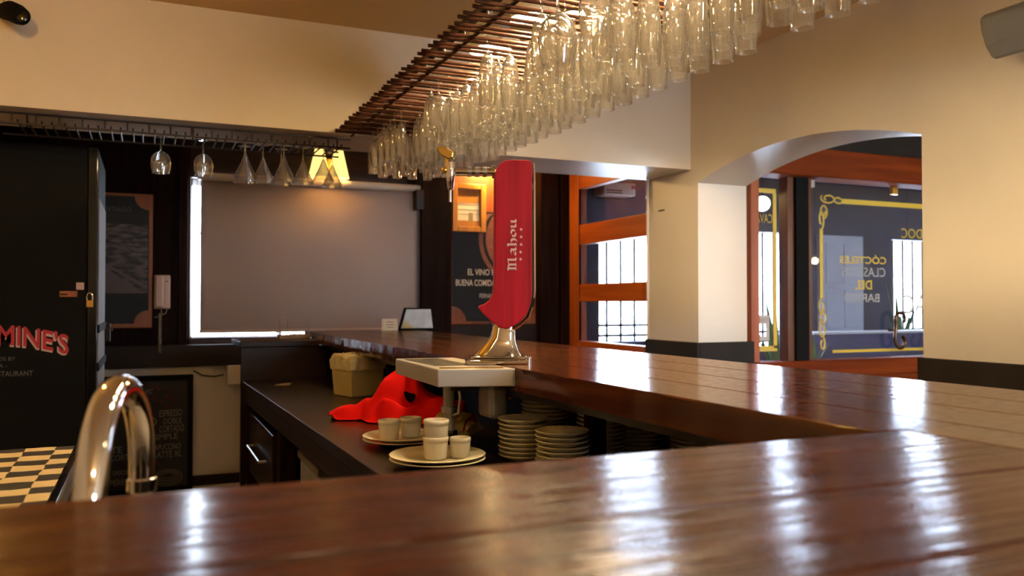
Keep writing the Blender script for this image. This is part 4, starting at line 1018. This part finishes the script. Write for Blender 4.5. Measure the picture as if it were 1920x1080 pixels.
# back rack under the header
rk2 = thing('glass_rack', 'dark iron glass rack fixed under the header in front of the blind', 'glass rack', (0.2, 4.35, 2.06))
for (z, y) in ((2.108, 4.22), (2.062, 4.22), (2.062, 4.50)):
    MB().tube([(-0.62, y, z), (0.95, y, z)], 0.005, 6).build('rail', 'iron', rk2, world=True)
x = -0.55
while x < 0.93:
    MB().tube([(x, 4.22, 2.062), (x, 4.22, 2.108)], 0.004, 6).build('strut', 'iron', rk2, world=True)
    for d in (-.02, .02):
        MB().tube([(x + .045 + d, 4.20, 2.075), (x + .045 + d, 4.22, 2.066), (x + .045 + d, 4.52, 2.066)], 0.004, 6).build('prong', 'iron', rk2, world=True)
    x += 0.0925
for xx in (-0.5, 0.2, 0.9): MB().tube([(xx, 4.3, 2.062), (xx, 4.3, 2.12)], 0.004, 6).build('hanger', 'iron', rk2, world=True)
rd = glass('wine_glass', 'round wine glass hanging furthest left on the rack under the header', 'glass', 'glasses on the back rack',
           [(.006, -.068), (.018, -.073), (.034, -.085), (.044, -.105), (.0465, -.125), (.044, -.15), (.039, -.174)], .034, .068)
rd.location = (0.058, 4.35, 2.0725)
dup(rd, (0.251, 4.35, 2.0725), 0, 'round wine glass hanging second from the left on the rack under the header')
mt = glass('cocktail_glass', 'cocktail glass furthest left of the cone-shaped row above the blind', 'glass', 'glasses on the back rack',
           [(.005, -.066), (.010, -.080), (.020, -.108), (.036, -.142), (.056, -.185)], .036, .066)
mt.location = (0.440, 4.26, 2.0725)
for xx, yy, lb_ in ((0.455, 4.44, 'cocktail glass tucked behind the leftmost cone-shaped glass above the blind'), (0.537, 4.36, 'cocktail glass second from the left in the row above the blind'), (0.627, 4.27, 'cocktail glass third from the left in the row above the blind'), (0.640, 4.45, 'cocktail glass tucked behind the third cone-shaped glass above the blind'),
                  (0.735, 4.35, 'cocktail glass in front of the left edge of the wall lamp'), (0.822, 4.26, 'cocktail glass hanging in front of the wall lamp'), (0.90, 4.42, 'cocktail glass right of the wall lamp, next to the overhead rack')):
    dup(mt, (xx, yy, 2.0725), R.random() * 6, lb_)

# ------------------------------------------------------------------ camera dome, loudspeaker, ceiling lamps
cc = thing('security_camera', 'small black security camera on the header at the top left', 'security camera', (-0.55, 4.14, 2.5))
MB().tube([(-0.575, 4.14, 2.52), (-0.56, 4.09, 2.52)], 0.03, 16).build('mount', 'plaster', cc, world=True, smooth=True)
MB().tube([(-0.565, 4.10, 2.515), (-0.535, 4.05, 2.505), (-0.505, 4.00, 2.480), (-0.485, 3.965, 2.462)], [.034, .042, .042, .036], 20).build('housing', 'black_matte', cc, world=True, smooth=True)
MB().tube([(-0.57, 4.13, 2.545), (-0.575, 4.135, 2.6), (-0.56, 4.135, 2.66)], .004, 6).build('cable', 'cord', cc, world=True)
MB().lathe([(.022, 0), (.024, .004), (.02, .006)], 16).xf(lambda x, y, z: (-0.484 + x * .9 + z * .3, 3.964 - z, 2.461 + y)).build('lens', 'black_gloss', cc, world=True, smooth=True)
sp = thing('loudspeaker', 'grey wall loudspeaker facing down into the room at the top right', 'loudspeaker', (2.88, 1.9, 2.25), 0)
MB().prism([(-.085, .065), (-.078, .02), (-.055, -.035), (-.022, -.072), (.0, -.078), (.07, -.03), (.07, .085), (-.06, .085)], -.32, .19, 'y').build('cabinet', 'speaker_grey', sp, bevel=0.012, seg=3)
MB().prism([(-.088, .055), (-.081, .02), (-.060, -.032), (-.030, -.066), (-.022, -.062), (-.052, -.03), (-.074, .02), (-.081, .055)], -.29, .16, 'y').build('grille', 'speaker_grey', sp, bevel=0.001)
MB().tube([(.06, -.05, .02), (.118, -.05, .02)], .014, 10).build('bracket', 'iron', sp)

def ceiling_lamp(x, y, label, mat='bulb'):
    t = thing('ceiling_lamp', label, 'lamp', (x, y, 2.66))
    MB().lathe([(.06, -.0), (.06, -.03), (.02, -.045), (.012, -.06)], 20).build('canopy', 'brass', t, smooth=True)
    MB().tube([(0, 0, -.05), (0, 0, -.12)], .008, 8).build('stem', 'brass', t)
    MB().sphere((0, 0, -.165), .045).build('bulb', mat, t, smooth=True)
    return t
ceiling_lamp(-0.55, 2.7, 'warm ceiling lamp above the left back counter', 'bulb_amber')
def pendant(x, y, z, label):
    t = thing('fill_pendant', label, 'lamp', (x, y, z))
    MB().lathe([(.20, 0), (.19, .02), (.06, .11), (.03, .13), (.028, .13), (.055, .105), (.185, .018), (.195, 0)], 32, cap0=False, cap1=False).build('shade', 'black_paint', t, smooth=True)
    MB().tube([(0, 0, .12), (0, 0, 2.66 - z)], .005, 8).build('flex', 'cable_black', t)
    MB().sphere((0, 0, .035), .045).build('bulb', 'bulb_fill', t, smooth=True)
pendant(2.1, 0.7, 2.05, 'added black shaded fill pendant between the bar and the right wall')  # added unseen; lights the lower right wall, its shade keeps the top darker
pendant(5.6, 2.0, 2.1, 'added black shaded fill pendant in the room beyond the arch')  # added unseen to light the arch reveal and the lintel
ceiling_lamp(0.6, -1.4, 'added warm fill lamp on the ceiling behind the viewer')  # added fill light for the room and the right wall
for k, x in enumerate((5.75, 6.0, 6.25)):
    t = thing('pendant_bulb', ('left', 'middle', 'right')[k] + ' bare pendant bulb in the room beyond the arch', 'lamp', (x, 2.2, 1.7), 0, 'pendant bulbs beyond the arch')
    MB().tube([(0, 0, .05), (0, 0, .96)], .003, 6).build('flex', 'cable_black', t); MB().lathe([(.012, .04), (.014, .08)], 12).build('socket', 'brass', t); MB().sphere((0, 0, 0), .035).build('bulb', 'bulb_soft', t, smooth=True)
for k, (x, y, z, lab) in enumerate(((4.0, 6.05, 2.18, 'white globe lamp seen through the top pane of the side window'), (5.05, 5.9, 2.16, 'white globe lamp seen through the narrow pane'))):
    t = thing('globe_lamp', lab, 'lamp', (x, y, z))
    MB().sphere((0, 0, 0), .07).build('globe', 'globe', t, smooth=True); MB().tube([(0, 0, .06), (0, 0, 2.5 - z)], .008, 6).build('stem', 'iron', t)
ac = thing('air_conditioner', 'small white wall unit seen through the top pane of the side window', 'air conditioner', (3.75, 6.2, 2.2))
part('case', 'ac_white', ac, (3.55, 3.86, 6.12, 6.3, 2.19, 2.30), bevel=0.01); part('vent', 'iron', ac, (3.57, 3.72, 6.112, 6.12, 2.205, 2.215), (3.57, 3.72, 6.112, 6.12, 2.225, 2.235)); part('switch', 'red_label', ac, (3.82, 3.85, 6.112, 6.12, 2.25, 2.28))

st = thing('fill_spot', 'added white ceiling spotlight brightening the wall pillar beside the arch', 'lamp', (1.9, 2.6, 2.66))  # lamp added out of view to brighten the pillar face
MB().lathe([(.04, -.02), (.045, -.01), (.045, .0)], 16).build('mount', 'white_paint', st, smooth=True)
tgt = (Vector((3.0, 4.32, 1.45)) - Vector((1.9, 2.6, 2.58))).normalized()
MB().tube([Vector((0, 0, -.08)) - tgt * .05, Vector((0, 0, -.08)) + tgt * .05], .04, 16, caps=False).build('can', 'white_paint', st, smooth=True)
MB().tube([(0, 0, -.01), Vector((0, 0, -.08)) - tgt * .04], .008, 8).build('neck', 'white_paint', st)
sl = bpy.data.lights.new('fill_beam', 'SPOT'); sl.energy = 90; sl.color = (1, .72, .42); sl.spot_size = math.radians(34); sl.spot_blend = 0.8; sl.shadow_soft_size = 0.03
so_ = bpy.data.objects.new('fill_beam', sl); col.objects.link(so_); so_.parent = st; so_.location = Vector((0, 0, -.08)) + tgt * .045
so_.rotation_euler = tgt.to_track_quat('-Z', 'Y').to_euler()
# ------------------------------------------------------------------ plants and scroll handles
def plant(x, y, z, h, n, label, seed):
    rr = random.Random(seed)
    t = thing('potted_plant', label, 'plant', (x, y, z))
    MB().lathe([(.11, -z), (.11, -z + .02), (.03, -z + .04), (.03, -.03), (.11, -.015), (.11, 0)], 16).build('stand', 'iron', t)
    MB().lathe([(.10, 0), (.13, .22), (.12, .22), (.11, .20), (.001, .20)], 20, cap1=False).build('pot', 'terracotta', t, smooth=True)
    for k in range(n):
        a = rr.uniform(0, 6.28); ln = h * rr.uniform(.6, 1.05); lean = rr.uniform(.08, .38); wd = rr.uniform(.018, .034)
        V = []; F = []; m = 9
        for i in range(m + 1):
            s_ = i / m; rad_ = lean * ln * s_ ** 1.6; zz = .18 + ln * s_ * (1 - .25 * lean * s_)
            ww = wd * math.sin(math.pi * min(1, .12 + .88 * s_) ** .7) + .001
            cx_, cy_ = rad_ * math.cos(a), rad_ * math.sin(a); px_, py_ = -math.sin(a) * ww, math.cos(a) * ww
            V += [(cx_ + px_, cy_ + py_, zz + ww * .3), (cx_, cy_, zz), (cx_ - px_, cy_ - py_, zz + ww * .3)]
        for i in range(m):
            for c in (0, 1): F.append((i*3+c, i*3+c+1, (i+1)*3+c+1, (i+1)*3+c))
        o = MB().add(V, F).build('leaf', 'leaf', t, smooth=True)
        so = o.modifiers.new('solid', 'SOLIDIFY'); so.thickness = .0012
plant(4.62, 5.25, 0.35, 0.85, 15, 'tall strap-leaved plant behind the narrow pane', 3)
plant(6.72, 5.9, 0.35, 1.0, 13, 'leafy plant in front of the barred window at the right of the arch', 9)
plant(4.52, 4.75, 0.45, 0.42, 12, 'small leafy plant low behind the narrow pane', 5)
def scroll(x, z, label, flip=1, mat='wrought', s_=1.0):
    t = thing('scroll_handle', label, 'handle', (x, 4.33, z), 0, 'scroll handles on the glass')
    P = []
    for i in range(22):     # upper hook
        a = -0.6 + i / 21 * 4.3; r_ = .052 * (1 - .25 * (1 - i / 21))
        P.append((flip * (.055 + r_ * math.cos(a)) * s_, -.03, (.17 + r_ * math.sin(a)) * s_))
    for i in range(1, 20):  # shaft
        P.append((flip * (.003 + .004 * math.sin(i * .3)) * s_, -.03, (.165 - .15 * i / 19) * s_))
    for i in range(1, 26):  # lower hook
        a = math.pi + i / 25 * 4.2; r_ = .052 * (1 - .3 * i / 25)
        P.append((flip * (.055 + r_ * math.cos(a)) * s_, -.03, (.01 + r_ * math.sin(a)) * s_))
    MB().tube(P, .0125 * s_, 12).build('scroll', mat, t, smooth=True)
    MB().tube([(0, -.03, .09 * s_), (0, .028, .09 * s_)], .008, 8).build('fixing', mat, t, smooth=True)
scroll(4.86, 0.985, 'wrought iron scroll door handle on the big glass pane')
scroll(5.25, 0.985, 'wrought iron scroll door handle half hidden by the right side of the arch', -1)

# ------------------------------------------------------------------ small marks on the right wall
for k, (y, z, lab) in enumerate(((4.42, 1.86, 'small dark staple on the wall pillar right of the side window'),)):
    tag(MB().tube([(2.999, y, z), (2.992, y, z), (2.992, y + .05, z), (2.999, y + .05, z)], .003, 6).build('wall_staple', 'iron'), lab, 'staple')
cv = thing('wall_conduit', 'thin cream cable conduit running down the edge of the wall pillar', 'conduit', (2.995, 4.59, 1.04))
MB().tube([(2.992, 4.60, 1.04), (2.992, 4.60, 2.074)], .009, 8).build('conduit', 'plaster_white', cv, world=True, smooth=True)
for z in (1.4, 1.85): MB().tube([(2.992, 4.60, z), (2.992, 4.60, z + .02)], .012, 8).build('clip', 'plaster_white', cv, world=True)
